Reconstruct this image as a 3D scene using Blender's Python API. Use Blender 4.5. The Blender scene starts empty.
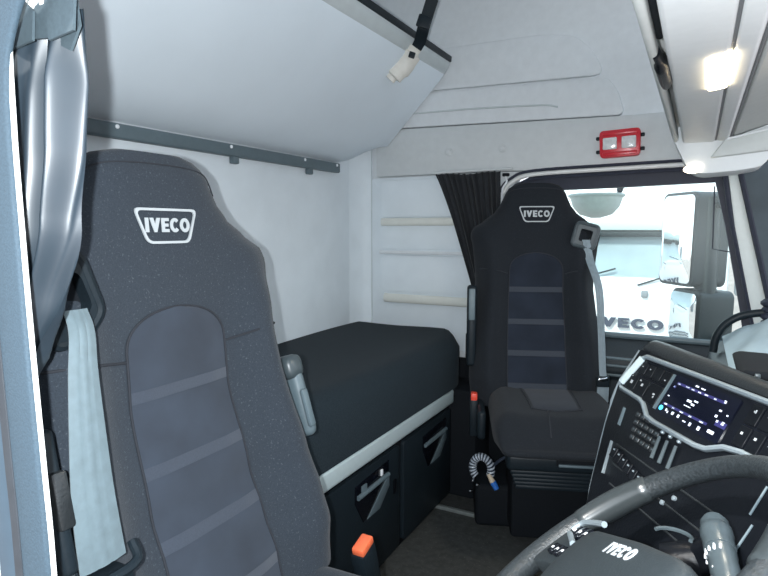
import bpy, bmesh, math, random
from mathutils import Vector, Matrix
random.seed(7)
PI = math.pi
scene = bpy.context.scene
COL = scene.collection

# ------------------------------------------------------------------ materials
def mat(name, col, rough=.6, metal=0., noise=0., nscale=60., bump=0., spec=.5, speck=0., speck_col=(.5, .5, .5), speck_scale=350.,
        sheen=0., emit=None, estr=0., coat=0.):
    m = bpy.data.materials.new(name); m.use_nodes = True
    nt = m.node_tree; b = nt.nodes['Principled BSDF']
    b.inputs['Base Color'].default_value = (*col, 1); b.inputs['Roughness'].default_value = rough
    b.inputs['Metallic'].default_value = metal; b.inputs['Specular IOR Level'].default_value = spec
    if sheen: b.inputs['Sheen Weight'].default_value = sheen
    if coat: b.inputs['Coat Weight'].default_value = coat
    if emit:
        b.inputs['Emission Color'].default_value = (*emit, 1); b.inputs['Emission Strength'].default_value = estr
    tc = nt.nodes.new('ShaderNodeTexCoord')
    last = None
    if noise or bump:
        n = nt.nodes.new('ShaderNodeTexNoise'); n.inputs['Scale'].default_value = nscale; n.inputs['Detail'].default_value = 4
        nt.links.new(tc.outputs['Object'], n.inputs['Vector'])
        if noise:
            r = nt.nodes.new('ShaderNodeMapRange'); r.inputs['From Min'].default_value = .3; r.inputs['From Max'].default_value = .7
            r.inputs['To Min'].default_value = 1 - noise; r.inputs['To Max'].default_value = 1 + noise
            nt.links.new(n.outputs['Fac'], r.inputs['Value'])
            v = nt.nodes.new('ShaderNodeVectorMath'); v.operation = 'SCALE'; v.inputs[0].default_value = col
            nt.links.new(r.outputs['Result'], v.inputs['Scale']); last = v.outputs['Vector']
        if bump:
            bp = nt.nodes.new('ShaderNodeBump'); bp.inputs['Strength'].default_value = bump; bp.inputs['Distance'].default_value = .002
            nt.links.new(n.outputs['Fac'], bp.inputs['Height']); nt.links.new(bp.outputs['Normal'], b.inputs['Normal'])
    if speck:
        s = nt.nodes.new('ShaderNodeTexNoise'); s.inputs['Scale'].default_value = speck_scale; s.inputs['Detail'].default_value = 2
        nt.links.new(tc.outputs['Object'], s.inputs['Vector'])
        r = nt.nodes.new('ShaderNodeMapRange'); r.inputs['From Min'].default_value = .62; r.inputs['From Max'].default_value = .74
        r.inputs['To Max'].default_value = speck
        nt.links.new(s.outputs['Fac'], r.inputs['Value'])
        mx = nt.nodes.new('ShaderNodeMix'); mx.data_type = 'RGBA'
        nt.links.new(r.outputs['Result'], mx.inputs['Factor'])
        if last: nt.links.new(last, mx.inputs['A'])
        else: mx.inputs['A'].default_value = (*col, 1)
        mx.inputs['B'].default_value = (*speck_col, 1); last = mx.outputs['Result']
    if last: nt.links.new(last, b.inputs['Base Color'])
    return m

def glass_mat(name, tint=(.9, .97, .96), gl=.07):
    m = bpy.data.materials.new(name); m.use_nodes = True; nt = m.node_tree
    nt.nodes.remove(nt.nodes['Principled BSDF'])
    t = nt.nodes.new('ShaderNodeBsdfTransparent'); t.inputs['Color'].default_value = (*tint, 1)
    g = nt.nodes.new('ShaderNodeBsdfGlossy'); g.inputs['Roughness'].default_value = .35
    x = nt.nodes.new('ShaderNodeMixShader'); x.inputs['Fac'].default_value = gl
    nt.links.new(t.outputs[0], x.inputs[1]); nt.links.new(g.outputs[0], x.inputs[2])
    nt.links.new(x.outputs[0], nt.nodes['Material Output'].inputs['Surface'])
    return m

M = dict(
    wall=mat('grey_white_lining', (.74, .80, .84), .75, noise=.03, nscale=9, bump=.12),
    wall2=mat('warm_grey_moulding', (.70, .73, .75), .6, noise=.03, nscale=30, bump=.1),
    header=mat('beige_grey_moulding', (.62, .645, .65), .6, noise=.03, nscale=30, bump=.1),
    shelfin=mat('shelf_cream', (.70, .71, .66), .55, noise=.03, nscale=20),
    console=mat('overhead_grey', (.72, .75, .76), .55, noise=.02, nscale=40, bump=.08),
    console2=mat('overhead_darker_grey', (.55, .58, .57), .6, noise=.03, nscale=40, bump=.08),
    groove=mat('groove_grey', (.16, .17, .18), .7, noise=.05),
    bunk=mat('bunk_underside', (.76, .84, .90), .7, noise=.02, nscale=5, bump=.1),
    lip=mat('bunk_lip_grey', (.56, .61, .62), .6, noise=.03, nscale=30),
    black=mat('black_plastic', (.011, .017, .022), .45, spec=.2, noise=.1, nscale=120, bump=.15),
    blackm=mat('black_matte', (.007, .009, .012), .8, spec=.2, noise=.1, nscale=120),
    dash=mat('dash_black', (.004, .005, .007), .38, spec=.18, noise=.1, nscale=200, bump=.2),
    dashtop=mat('dash_top_grey', (.018, .021, .023), .30, spec=.5, noise=.1, nscale=250, bump=.3),
    gloss=mat('piano_black', (.004, .005, .008), .15, spec=.3, noise=.05),
    silver=mat('satin_silver', (.26, .31, .34), .35, metal=.3, noise=.04, nscale=200),
    chrome=mat('chrome', (.75, .77, .8), .12, metal=1., noise=.02),
    rail=mat('rail_grey', (.11, .15, .17), .5, noise=.05, nscale=50),
    fabric=mat('seat_cloth', (.028, .036, .047), .95, spec=.25, noise=.16, nscale=420, bump=.35, speck=.28, speck_col=(.16, .18, .2), speck_scale=260, sheen=.12),
    velour=mat('seat_velour_panel', (.025, .034, .050), .9, noise=.22, nscale=9, bump=.15, sheen=.2),
    seam=mat('seat_seam', (.020, .023, .030), .9, noise=.1),
    band=mat('seat_band', (.033, .043, .062), .9, noise=.1, nscale=300, sheen=.4),
    fabric_shaded=mat('passenger_cloth_shaded', (.014, .017, .0215), .95, spec=.2, noise=.16, nscale=420, bump=.35, speck=.15, speck_col=(.12, .12, .14), speck_scale=260, sheen=.06),  # passenger cloth, velour, band: seat colours darkened, flash falloff put into them
    velour_shaded=mat('passenger_velour_shaded', (.015, .020, .031), .9, spec=.2, noise=.25, nscale=9, bump=.15, sheen=.12),
    band_shaded=mat('passenger_band_shaded', (.030, .037, .050), .9, noise=.1, nscale=300, sheen=.3),
    badge=mat('badge_silver', (.42, .45, .47), .5, noise=.03),
    badgein=mat('badge_field', (.040, .046, .056), .9, noise=.1, nscale=400),
    belt=mat('belt_grey_webbing', (.125, .17, .19), .55, noise=.10, nscale=70, bump=.2, sheen=.2),
    beltP=mat('belt_grey_dark_webbing', (.20, .25, .28), .6, noise=.08, nscale=60, bump=.2),
    red=mat('buckle_red', (.75, .07, .04), .4, noise=.05),
    orange=mat('buckle_orange', (.9, .17, .07), .4, noise=.05),
    mattress=mat('mattress_black', (.018, .027, .034), .95, spec=.1, noise=.2, nscale=300, bump=.3, speck=.2, speck_col=(.06, .07, .08), sheen=.03),
    strip=mat('pale_silver_strip', (.56, .66, .68), .4, noise=.02, nscale=60, metal=.15),
    floor=mat('rubber_floor', (.055, .058, .056), .9, noise=.25, nscale=40, bump=.3, speck=.45, speck_col=(.20, .19, .16), speck_scale=120),
    edge=mat('floor_edge_metal', (.32, .35, .34), .45, metal=.5, noise=.1),
    curtain=mat('satin_curtain', (.026, .039, .052), .40, noise=.05, nscale=25, spec=.9),
    curtaintape=mat('curtain_tape', (.055, .08, .095), .85, noise=.1, nscale=200),
    curtainP=mat('dark_curtain', (.014, .016, .020), .9, noise=.15, nscale=90, sheen=.1),
    seal=mat('door_seal_rubber', (.036, .062, .085), .75, noise=.15, nscale=400, bump=.3),
    seal2=mat('door_seal_satin', (.042, .072, .10), .45, noise=.06, nscale=40),
    sealdark=mat('door_seal_dark', (.028, .034, .042), .7, noise=.1),
    white=mat('white_edge', (.80, .80, .78), .5, noise=.02),
    paint=mat('white_paint', (.82, .84, .85), .3, noise=.01, coat=.3),
    pillar=mat('grey_white_pillar', (.66, .70, .68), .5, noise=.02),
    navy=mat('dark_window_seal', (.022, .026, .045), .6, noise=.1),
    apillar=mat('pillar_trim_dark', (.065, .085, .10), .7, noise=.25, nscale=8, bump=.2),
    doordark=mat('door_panel_dark', (.028, .036, .042), .5, noise=.1, nscale=150, bump=.2),
    redlamp=mat('red_lamp_plastic', (.62, .03, .045), .3, noise=.04),
    lens=mat('clear_lamp_lens', (.72, .74, .74), .12, noise=.12, nscale=70, bump=.4),
    clip=mat('cream_clip', (.70, .68, .62), .5, noise=.03),
    lampon=mat('lit_lamp_lens', (1, .9, .7), .4, noise=.02, emit=(1., .80, .52), estr=14.),
    lampon2=mat('lit_small_lamp', (1, .9, .75), .4, noise=.02, emit=(1., .86, .66), estr=4.),
    wheel=mat('wheel_leather', (.020, .025, .028), .42, noise=.35, nscale=260, bump=.6, spec=.7),
    wheelsm=mat('wheel_grip_satin', (.028, .034, .036), .28, noise=.06, nscale=150, spec=.8),
    hub=mat('wheel_pad', (.018, .025, .029), .6, noise=.1, nscale=300, bump=.3),
    stalk=mat('stalk_grey', (.055, .072, .08), .35, noise=.05, nscale=100),
    whitemark=mat('white_marking', (.85, .87, .9), .5, noise=.02),
    screen=mat('screen_glass', (.003, .004, .011), .12, spec=.3, noise=.02, emit=(.03, .03, .12), estr=.0),
    uiwhite=mat('screen_icon_white', (.8, .85, .95), .5, noise=.02, emit=(.75, .85, 1.), estr=.45),
    uiblue=mat('screen_icon_blue', (.018, .018, .09), .5, noise=.02, emit=(.10, .10, .45), estr=.09),
    uicyan=mat('screen_icon_cyan', (.1, .6, .9), .5, noise=.02, emit=(.05, .5, .85), estr=.9),
    blue=mat('blue_plastic', (.03, .16, .55), .4, noise=.05),
    beige=mat('beige_fitting', (.65, .52, .38), .5, noise=.05),
    hosew=mat('hose_pale', (.55, .60, .66), .3, noise=.1),
    hosed=mat('hose_dark', (.03, .04, .06), .3, noise=.1),
    yellow=mat('yellow_fabric', (.85, .45, .03), .8, noise=.1),
    mirror=mat('mirror_glass', (.93, .95, .96), .03, metal=1., noise=.01),
    mirrorh=mat('mirror_housing', (.024, .038, .046), .45, noise=.06, nscale=30),
    kerbh=mat('kerb_mirror_grey', (.72, .74, .72), .5, noise=.05),
    ground=mat('concrete_yard', (.34, .28, .25), .9, noise=.12, nscale=.6, bump=.2),
    windscreen=mat('truck_windscreen', (.62, .74, .78), .2, noise=.15, nscale=1.2),
    visor=mat('truck_visor', (.5, .6, .6), .3, noise=.03),
    tband=mat('truck_dark_band', (.02, .03, .034), .5, noise=.05),
    tgrille=mat('truck_grille', (.22, .24, .26), .6, noise=.1),
    tletter=mat('truck_letters', (.06, .07, .10), .4, noise=.05),
    tyre=mat('tyre_rubber', (.02, .02, .022), .9, noise=.1),
    cowl=mat('pale_cowl', (.34, .44, .50), .35, noise=.08, nscale=15),
)
GLASS = glass_mat('side_glass', gl=.02); 

# ------------------------------------------------------------------ helpers
def bm_new(): return bmesh.new()
def obj(name, bm, m, parent=None, smooth=True, angle=40, loc=None):
    bmesh.ops.recalc_face_normals(bm, faces=bm.faces)
    me = bpy.data.meshes.new(name); bm.to_mesh(me); bm.free()
    me.materials.append(m)
    if smooth:
        for p in me.polygons: p.use_smooth = True
        me.set_sharp_from_angle(angle=math.radians(angle))
    o = bpy.data.objects.new(name, me); COL.objects.link(o)
    if parent: o.parent = parent
    if loc: o.location = loc
    return o
def tag(o, label=None, cat=None, group=None, kind=None):
    if label: o['label'] = label
    if cat: o['category'] = cat
    if group: o['group'] = group
    if kind: o['kind'] = kind
    return o
def struct(name, bm, m, parent=None, label=None, **k):
    o = obj(name, bm, m, parent, **k)
    if parent is None: o['kind'] = 'structure'
    return o
def empty(name, label, cat, loc=(0, 0, 0), rotz=0., group=None, mw=None):
    o = bpy.data.objects.new(name, None); COL.objects.link(o); o.empty_display_size = .05
    if mw is not None: o.matrix_world = mw
    else: o.location = loc; o.rotation_euler = (0, 0, rotz)
    return tag(o, label, cat, group)

def rbox(bm, c, s, bev=.005, seg=2, rot=None):
    """bevelled box centre c, full size s"""
    t = bmesh.new(); bmesh.ops.create_cube(t, size=1)
    for v in t.verts: v.co = Vector((v.co.x*s[0], v.co.y*s[1], v.co.z*s[2]))
    b = min(bev, min(s)*.49)
    if b > 0: bmesh.ops.bevel(t, geom=t.edges[:], offset=b, segments=seg, profile=.5, affect='EDGES')
    Mx = Matrix.Translation(Vector(c)) @ (rot.to_4x4() if rot is not None else Matrix())
    bmesh.ops.transform(t, matrix=Mx, verts=t.verts)
    merge(bm, t); return bm
def merge(bm, t):
    me = bpy.data.meshes.new('tmp'); t.to_mesh(me); t.free(); bm.from_mesh(me); bpy.data.meshes.remove(me)
def prism(bm, pts, d0, d1, axes='xz', bev=0., seg=2):
    """polygon pts extruded along the remaining axis from d0 to d1"""
    t = bmesh.new()
    def P(a, b, d):
        return {'xz': (a, d, b), 'xy': (a, b, d), 'yz': (d, a, b)}[axes]
    A = [t.verts.new(P(a, b, d0)) for a, b in pts]; B = [t.verts.new(P(a, b, d1)) for a, b in pts]
    t.faces.new(A); t.faces.new(B[::-1])
    n = len(pts)
    for i in range(n): t.faces.new((A[i], A[(i+1) % n], B[(i+1) % n], B[i]))
    bmesh.ops.recalc_face_normals(t, faces=t.faces)
    if bev: bmesh.ops.bevel(t, geom=t.edges[:], offset=bev, segments=seg, profile=.5, affect='EDGES', clamp_overlap=True)
    merge(bm, t); return bm
def ring(bm, outer, inner, d0, d1, axes='xz'):
    t = bmesh.new()
    def P(a, b, d):
        return {'xz': (a, d, b), 'xy': (a, b, d), 'yz': (d, a, b)}[axes]
    n = len(outer)
    L = [[t.verts.new(P(a, b, d)) for a, b in ps] for ps, d in ((outer, d0), (inner, d0), (inner, d1), (outer, d1))]
    for k in range(4):
        A, B = L[k], L[(k+1) % 4]
        for i in range(n): t.faces.new((A[i], A[(i+1) % n], B[(i+1) % n], B[i]))
    bmesh.ops.recalc_face_normals(t, faces=t.faces)
    merge(bm, t); return bm
def spline(pts, n=8, closed=False):
    P = [Vector(p) for p in pts]; out = []
    m = len(P)
    for i in range(m if closed else m-1):
        p1, p2 = P[i], P[(i+1) % m]
        p0 = P[i-1] if (i > 0 or closed) else p1*2-p2
        p3 = P[(i+2) % m] if (i+2 < m or closed) else p2*2-p1
        for k in range(n):
            t = k/n
            out.append(.5*((2*p1)+(-p0+p2)*t+(2*p0-5*p1+4*p2-p3)*t*t+(-p0+3*p1-3*p2+p3)*t*t*t))
    if not closed: out.append(P[-1])
    return out
def tube(bm, pts, r, seg=10, closed=False, smooth=0, flat=1., up=None):
    """r: number or list; flat<1 squashes the section along the second normal"""
    pts = spline(pts, smooth, closed) if smooth else [Vector(p) for p in pts]
    n = len(pts); R = r if isinstance(r, (list, tuple)) else [r]*n
    if len(R) != n: R = [R[0]+(R[-1]-R[0])*i/(n-1) for i in range(n)] if len(R) == 2 else [R[min(len(R)-1, int(i*len(R)/n))] for i in range(n)]
    rings = []; nrm = None
    for i, p in enumerate(pts):
        if closed: d = pts[(i+1) % n]-pts[i-1]
        else: d = pts[min(i+1, n-1)]-pts[max(i-1, 0)]
        d.normalize()
        if nrm is None:
            u = Vector(up) if up else (Vector((0, 0, 1)) if abs(d.z) < .9 else Vector((1, 0, 0)))
            nrm = (u-d*u.dot(d)).normalized()
        else: nrm = (nrm-d*nrm.dot(d)).normalized()
        bn = d.cross(nrm)
        rings.append([bm.verts.new(p+(nrm*math.cos(2*PI*k/seg)+bn*math.sin(2*PI*k/seg)*flat)*R[i]) for k in range(seg)])
    for i in range(n if closed else n-1):
        A, B = rings[i], rings[(i+1) % n]
        for k in range(seg): bm.faces.new((A[k], A[(k+1) % seg], B[(k+1) % seg], B[k]))
    if not closed: bm.faces.new(rings[0][::-1]); bm.faces.new(rings[-1])
    return bm
def lathe(bm, prof, c=(0, 0, 0), seg=24, rot=None):
    """prof: (r,h) about z"""
    t = bmesh.new(); rr = []
    for r, h in prof:
        rr.append([t.verts.new((r*math.cos(2*PI*k/seg), r*math.sin(2*PI*k/seg), h)) for k in range(seg)])
    for A, B in zip(rr, rr[1:]):
        for k in range(seg): t.faces.new((A[k], A[(k+1) % seg], B[(k+1) % seg], B[k]))
    t.faces.new(rr[0][::-1]); t.faces.new(rr[-1])
    bmesh.ops.transform(t, matrix=Matrix.Translation(Vector(c)) @ (rot.to_4x4() if rot is not None else Matrix()), verts=t.verts)
    merge(bm, t); return bm
def grid(bm, f, nu, nv, thick=None):
    """f(u,v)->Vector, u,v in 0..1 ; thick: offset vector fn or None"""
    V = [[bm.verts.new(f(i/nu, j/nv)) for j in range(nv+1)] for i in range(nu+1)]
    F = []
    for i in range(nu):
        for j in range(nv): F.append(bm.faces.new((V[i][j], V[i+1][j], V[i+1][j+1], V[i][j+1])))
    if thick:
        bmesh.ops.recalc_face_normals(bm, faces=bm.faces)
        bmesh.ops.solidify(bm, geom=bm.faces[:], thickness=thick)
    return bm
def rrect(x0, y0, x1, y1, r, n=5):
    o = []
    for cx, cy, a0 in ((x1-r, y1-r, 0), (x0+r, y1-r, 90), (x0+r, y0+r, 180), (x1-r, y0+r, 270)):
        for k in range(n+1):
            a = math.radians(a0+90*k/n); o.append((cx+r*math.cos(a), cy+r*math.sin(a)))
    return o
def round_poly(pts, r, n=4):
    o = []; m = len(pts)
    for i in range(m):
        p = Vector(pts[i]); a = (Vector(pts[i-1])-p); b = (Vector(pts[(i+1) % m])-p)
        rr = min(r, a.length*.45, b.length*.45); a = p+a.normalized()*rr; b = p+b.normalized()*rr
        for k in range(n+1):
            t = k/n; q = a*(1-t)**2+p*2*t*(1-t)+b*t*t; o.append((q.x, q.y))
    return o
def lerp_tab(tab, z):
    if z <= tab[0][0]: return tab[0][1]
    for (a, b), (c, d) in zip(tab, tab[1:]):
        if z <= c:
            t = (z-a)/(c-a); t = t*t*(3-2*t)*.5+t*.5
            return b+(d-b)*t
    return tab[-1][1]
# bold block letters in a unit box, as lists of convex polygons
def arc_ring(cx, cy, ro, ri, a0, a1, n, sx=1, sy=1):
    q = []
    for k in range(n):
        a, b = [math.radians(a0+(a1-a0)*t/n) for t in (k, k+1)]
        q.append([(cx+ro[0]*math.cos(a), cy+ro[1]*math.sin(a)), (cx+ro[0]*math.cos(b), cy+ro[1]*math.sin(b)),
                  (cx+ri[0]*math.cos(b), cy+ri[1]*math.sin(b)), (cx+ri[0]*math.cos(a), cy+ri[1]*math.sin(a))])
    return q
LET = {'I': (.34, [[(.03, 0), (.31, 0), (.31, 1), (.03, 1)]]),
       'V': (.86, [[(0, 1), (.29, 1), (.52, .28), (.32, 0)], [(.57, 1), (.86, 1), (.54, 0), (.32, 0), (.34, .28)]]),
       'E': (.68, [[(.03, 0), (.29, 0), (.29, 1), (.03, 1)], [(.29, 0), (.66, 0), (.66, .22), (.29, .22)],
                   [(.29, .39), (.6, .39), (.6, .61), (.29, .61)], [(.29, .78), (.66, .78), (.66, 1), (.29, 1)]]),
       'C': (.80, arc_ring(.42, .5, (.42, .52), (.17, .27), 42, 318, 14)),
       'O': (.90, arc_ring(.44, .5, (.44, .52), (.18, .27), 0, 360, 18))}
def word(w, gap=.07):
    out = []; x = 0
    for ch in w:
        a, polys = LET[ch]
        for p in polys: out.append([(x+q[0], q[1]) for q in p])
        x += a+gap
    return out, x-gap
def lettering(bm, w, width, height, f, th=.002):
    """f(x,y,d)->point ; word centred on 0,0"""
    polys, W = word(w)
    for p in polys:
        # refine long quads a little so they follow the surface
        A = [bm.verts.new(f((x/W-.5)*width, (y-.5)*height, 0)) for x, y in p]
        B = [bm.verts.new(f((x/W-.5)*width, (y-.5)*height, th)) for x, y in p]
        n = len(p); bm.faces.new(A); bm.faces.new(B[::-1])
        for i in range(n): bm.faces.new((A[i], A[(i+1) % n], B[(i+1) % n], B[i]))
    return bm

# ------------------------------------------------------------------ camera
F_PX = 580.
cam = bpy.data.cameras.new('camera'); co = bpy.data.objects.new('camera', cam); COL.objects.link(co)
cam.sensor_width = 36; cam.lens = 36*F_PX/768; cam.clip_start = .02; cam.clip_end = 300
co.location = (0, 0, 1.16); co.rotation_euler = (math.radians(90-5.8), 0, math.radians(28.4))
scene.camera = co

# ------------------------------------------------------------------ the cab shell
b = bm_new(); rbox(b, (-.45, 1.35, -.02), (2.2, 2.3, .04), .004); struct('floor', b, M['floor'])
b = bm_new(); rbox(b, (-1.495, 1.43, 1.15), (.05, 2.2, 2.34), .004); struct('wall_rear', b, M['wall'])
b = bm_new(); rbox(b, (-.5, 1.43, 2.33), (2.2, 2.3, .05), .004); struct('ceiling', b, M['wall'])
# driver's side wall behind and above the open doorway
b = bm_new()
prism(b, [(-1.52, -.04), (-.70, -.04), (-.70, 1.50), (-.60, 1.62), (.6, 1.62), (.6, 2.35), (-1.52, 2.35)], .359, .385)
struct('wall_driver_side', b, M['wall2'])
# passenger side wall: behind the window, and above it
b = bm_new()
prism(b, [(-1.47, -.02), (-.765, -.02), (-.765, 1.27), (-.70, 1.375), (-.6, 1.405), (.6, 1.405), (.6, 2.31), (-1.47, 2.31)], 2.5, 2.56)
struct('wall_passenger_side', b, M['wall2'])
b = bm_new()
prism(b, [(.10, 1.40), (.27, .70), (.27, -.02), (.62, -.02), (.62, 1.40)], 2.5, 2.56)
struct('wall_front_corner', b, M['apillar'])

# header moulding above the window, with the two pockets pressed into the roof side
hd = bm_new()
prism(hd, [(-1.375, 1.408), (-.80, 1.408), (-.70, 1.405), (.3, 1.405), (.3, 1.60), (-.25, 1.597), (-1.375, 1.625)], 2.462, 2.502, bev=.006)
struct('trim_1', hd, M['header'])
up = bm_new()
prism(up, round_poly([(-1.30, 1.63), (-.275, 1.602), (-.305, 1.70), (-.345, 1.752), (-1.30, 1.775)], .035, 6), 2.470, 2.505, bev=.012, seg=3)
struct('trim_2', up, M['wall2'])
up = bm_new()
prism(up, round_poly([(-1.30, 1.79), (-.355, 1.765), (-.40, 1.86), (-.47, 1.93), (-.60, 1.955), (-1.30, 1.965)], .07, 6), 2.482, 2.505, bev=.012, seg=3)
struct('trim_3', up, M['wall2'])
up = bm_new(); tube(up, [(-1.2, 2.466, 1.688), (-.9, 2.466, 1.682), (-.6, 2.466, 1.668), (-.53, 2.468, 1.655)], .004, 8, smooth=5)
struct('trim_5', up, M['lip'])
# seam between the rear wall lining and the side moulding
b = bm_new(); prism(b, [(-1.472, 2.505), (-1.4705, 2.36), (-1.467, 2.41), (-1.455, 2.455), (-1.438, 2.478), (-1.416, 2.487), (-1.416, 2.505)], .5, 1.62, axes='xy'); struct('trim_4', b, M['wall'])
b = bm_new(); tube(b, [(-1.413, 2.486, 1.40), (-1.413, 2.486, .66)], .0025, 6); struct('trim_6', b, M['lip'])

# passenger door: dark frame ring, panel below, glass
outer = [(-.755, -.02), (-.755, .9), (-.755, 1.26), (-.715, 1.35), (-.62, 1.393), (-.30, 1.40), (.085, 1.40), (.14, 1.17), (.23, .80), (.26, .68), (.26, -.02)]
inner = [(-.70, .70), (-.70, .9), (-.70, 1.22), (-.685, 1.285), (-.62, 1.322), (-.30, 1.326), (.045, 1.335), (.085, 1.17), (.148, .86), (.165, .76), (.170, .70)]
dr = empty('door_1', None, None); dr['kind'] = 'structure'
b = bm_new(); ring(b, outer, inner, 2.50, 2.555); obj('window_surround', b, M['navy'], dr)
b = bm_new()
prism(b, [(2.44, -.02), (2.56, -.02), (2.56, .725), (2.50, .735), (2.46, .72), (2.40, .66), (2.40, .60), (2.44, .56)], -.70, .25, axes='yz', bev=.006)
obj('door_panel', b, M['doordark'], dr)
b = bm_new()
for z, y in ((.655, 2.398), (.625, 2.398), (.585, 2.41)): tube(b, [(-.62, y, z), (.15, y, z)], .006, 8)
obj('ledge_rib', b, M['rail'], dr)
b = bm_new(); tube(b, [(-.66, 2.47, .735), (.17, 2.47, .735)], .012, 8); obj('window_sill', b, M['rail'], dr)
w = empty('window_1', None, None); w['kind'] = 'structure'
b = bm_new(); prism(b, inner, 2.525, 2.529); obj('window_glass', b, GLASS, w, smooth=False)
b = bm_new(); tube(b, [(-.775, 2.478, .75), (-.775, 2.478, 1.24), (-.748, 2.462, 1.315), (-.705, 2.460, 1.362), (-.615, 2.458, 1.387), (-.3, 2.458, 1.395), (.09, 2.458, 1.400)], .0085, 8, smooth=5)
obj('window_edge_line', b, M['white'], w)
b = bm_new(); tube(b, [(-.755, 2.472, 1.2), (-.735, 2.466, 1.303), (-.69, 2.464, 1.345), (-.605, 2.462, 1.369), (-.3, 2.462, 1.377), (.07, 2.462, 1.382)], .006, 8, smooth=5)
obj('window_seal', b, M['navy'], w)
b = bm_new(); tube(b, [(-.775, 2.458, 1.2), (-.764, 2.458, 1.318), (-.715, 2.456, 1.374), (-.62, 2.455, 1.402), (-.3, 2.455, 1.410), (.09, 2.455, 1.415)], .006, 8, smooth=5)
obj('outer_seal', b, M['navy'], w)
b = bm_new(); tube(b, [(.043, 2.523, 1.32), (.048, 2.523, 1.085), (.105, 2.523, 1.075)], .0022, 6); obj('glass_outline', b, M['navy'], w)

# windscreen pillar: white strip, dark seals on both sides and dark inner lining
b = bm_new(); prism(b, [(.078, 1.385), (.108, 1.385), (.160, 1.17), (.275, .70), (.215, .70), (.112, 1.17)], 2.462, 2.50, bev=.005)
struct('trim_7', b, M['pillar'])
b = bm_new(); tube(b, [(.068, 2.474, 1.39), (.108, 2.474, 1.17), (.19, 2.474, .82), (.215, 2.474, .70)], .011, 8, smooth=4); struct('trim_8', b, M['navy'])
b = bm_new(); prism(b, [(.11, 1.40), (.30, 1.45), (.62, 1.45), (.62, .70), (.285, .70), (.165, 1.17)], 2.44, 2.50, bev=.012, seg=3)
struct('trim_9', b, M['apillar'])
b = bm_new(); tube(b, [(.118, 2.452, 1.385), (.170, 2.452, 1.17), (.265, 2.452, .78), (.285, 2.452, .70)], .013, 8, smooth=4); struct('trim_10', b, M['navy'])

b = bm_new(); rbox(b, (-.98, 2.488, .28), (.60, .022, .58), .004); rbox(b, (-.79, 2.470, .34), (.24, .02, .70), .004); struct('trim_18', b, M['blackm'])
# metal edge of the step in the floor, and an added dark box standing in for the shadow beyond the bunk
b = bm_new(); rbox(b, (-.56, 2.15, .006), (.75, .018, .016), .003); struct('trim_11', b, M['edge'])
b = bm_new(); rbox(b, (-1.12, 2.385, .24), (.66, .215, .48), .02); struct('trim_12', b, M['blackm'])

# B pillar of the open driver's door, nearest the camera
def vstrip(name, x0, x1, y0, y1, m, ztop=1.5, bev=.002, bend=True):
    t = bmesh.new()
    path = [(.006, -.02), (.004, .5), (0, .79), (-.006, .9), (-.012, 1.0), (-.017, 1.1), (-.020, 1.18), (-.022, 1.24), (-.022, 1.28)]
    path += [(-.019, 1.315), (-.010, 1.345), (.016, 1.385), (.06, 1.42), (.12, 1.445), (.19, 1.465), (.28, 1.48), (.38, 1.49)] if bend else [(-.022, 1.315), (-.021, ztop)]
    path = spline([(p[0], 0, p[1]) for p in path], 4)
    rings = [[t.verts.new((x+p.x, y, p.z)) for x, y in round_poly([(x0, y0), (x1, y0), (x1, y1), (x0, y1)], bev, 3)] for p in path]
    n = len(rings[0])
    for A, B in zip(rings, rings[1:]):
        for k in range(n): t.faces.new((A[k], A[(k+1) % n], B[(k+1) % n], B[k]))
    t.faces.new(rings[0]); t.faces.new(rings[-1][::-1])
    b = bm_new(); merge(b, t)
    return struct(name, b, m)
vstrip('trim_13', -.5985, -.591, .350, .3525, M['white'], ztop=1.345, bev=.001, bend=False)
vstrip('trim_14', -.646, -.598, .3455, .353, M['seal'], bev=.0035)
vstrip('trim_15', -.657, -.643, .3440, .3535, M['sealdark'], bev=.001)
vstrip('trim_16', -.690, -.652, .3445, .353, M['seal2'], bev=.004)
b = bm_new(); rbox(b, (-.925, .3535, .7), (.42, .011, 1.9), .002); struct('trim_17', b, M['paint'])

# ------------------------------------------------------------------ seats
XC = [(.45, .05), (.54, .03), (.61, .0), (.70, -.035), (.87, -.080), (1.02, -.088), (1.17, -.104), (1.25, -.113), (1.31, -.135)]
WID = [(.46, .270), (.55, .280), (.68, .277), (.80, .263), (.95, .250), (1.05, .251), (1.09, .257), (1.115, .250), (1.15, .200), (1.18, .160), (1.212, .137), (1.248, .122), (1.272, .108), (1.286, .088), (1.293, .06)]
BOL = [(.46, .035), (.60, .065), (.85, .065), (1.0, .045), (1.1, .015), (1.16, .0), (1.3, .0)]
THK = [(.46, .10), (.55, .10), (.72, .10), (.9, .14), (1.1, .12), (1.24, .10), (1.272, .075), (1.288, .05), (1.293, .03)]
WS = 1.
def half_w(z):
    return lerp_tab(WID, z)*WS*(1 if WS > 1 else 1-.08*max(0, min(1, (1.08-z)/.2)))
def xfront(y, z):
    w = half_w(z); s = max(-1, min(1, y/w)); T = lerp_tab(THK, z)
    e = math.sqrt(max(0, 1-abs(s)**4))
    bol = lerp_tab(BOL, z)*math.exp(-((abs(s)-.74)/.20)**2)
    return lerp_tab(XC, z)-T/2+T/2*e+bol*(.35+.65*e)
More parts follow.
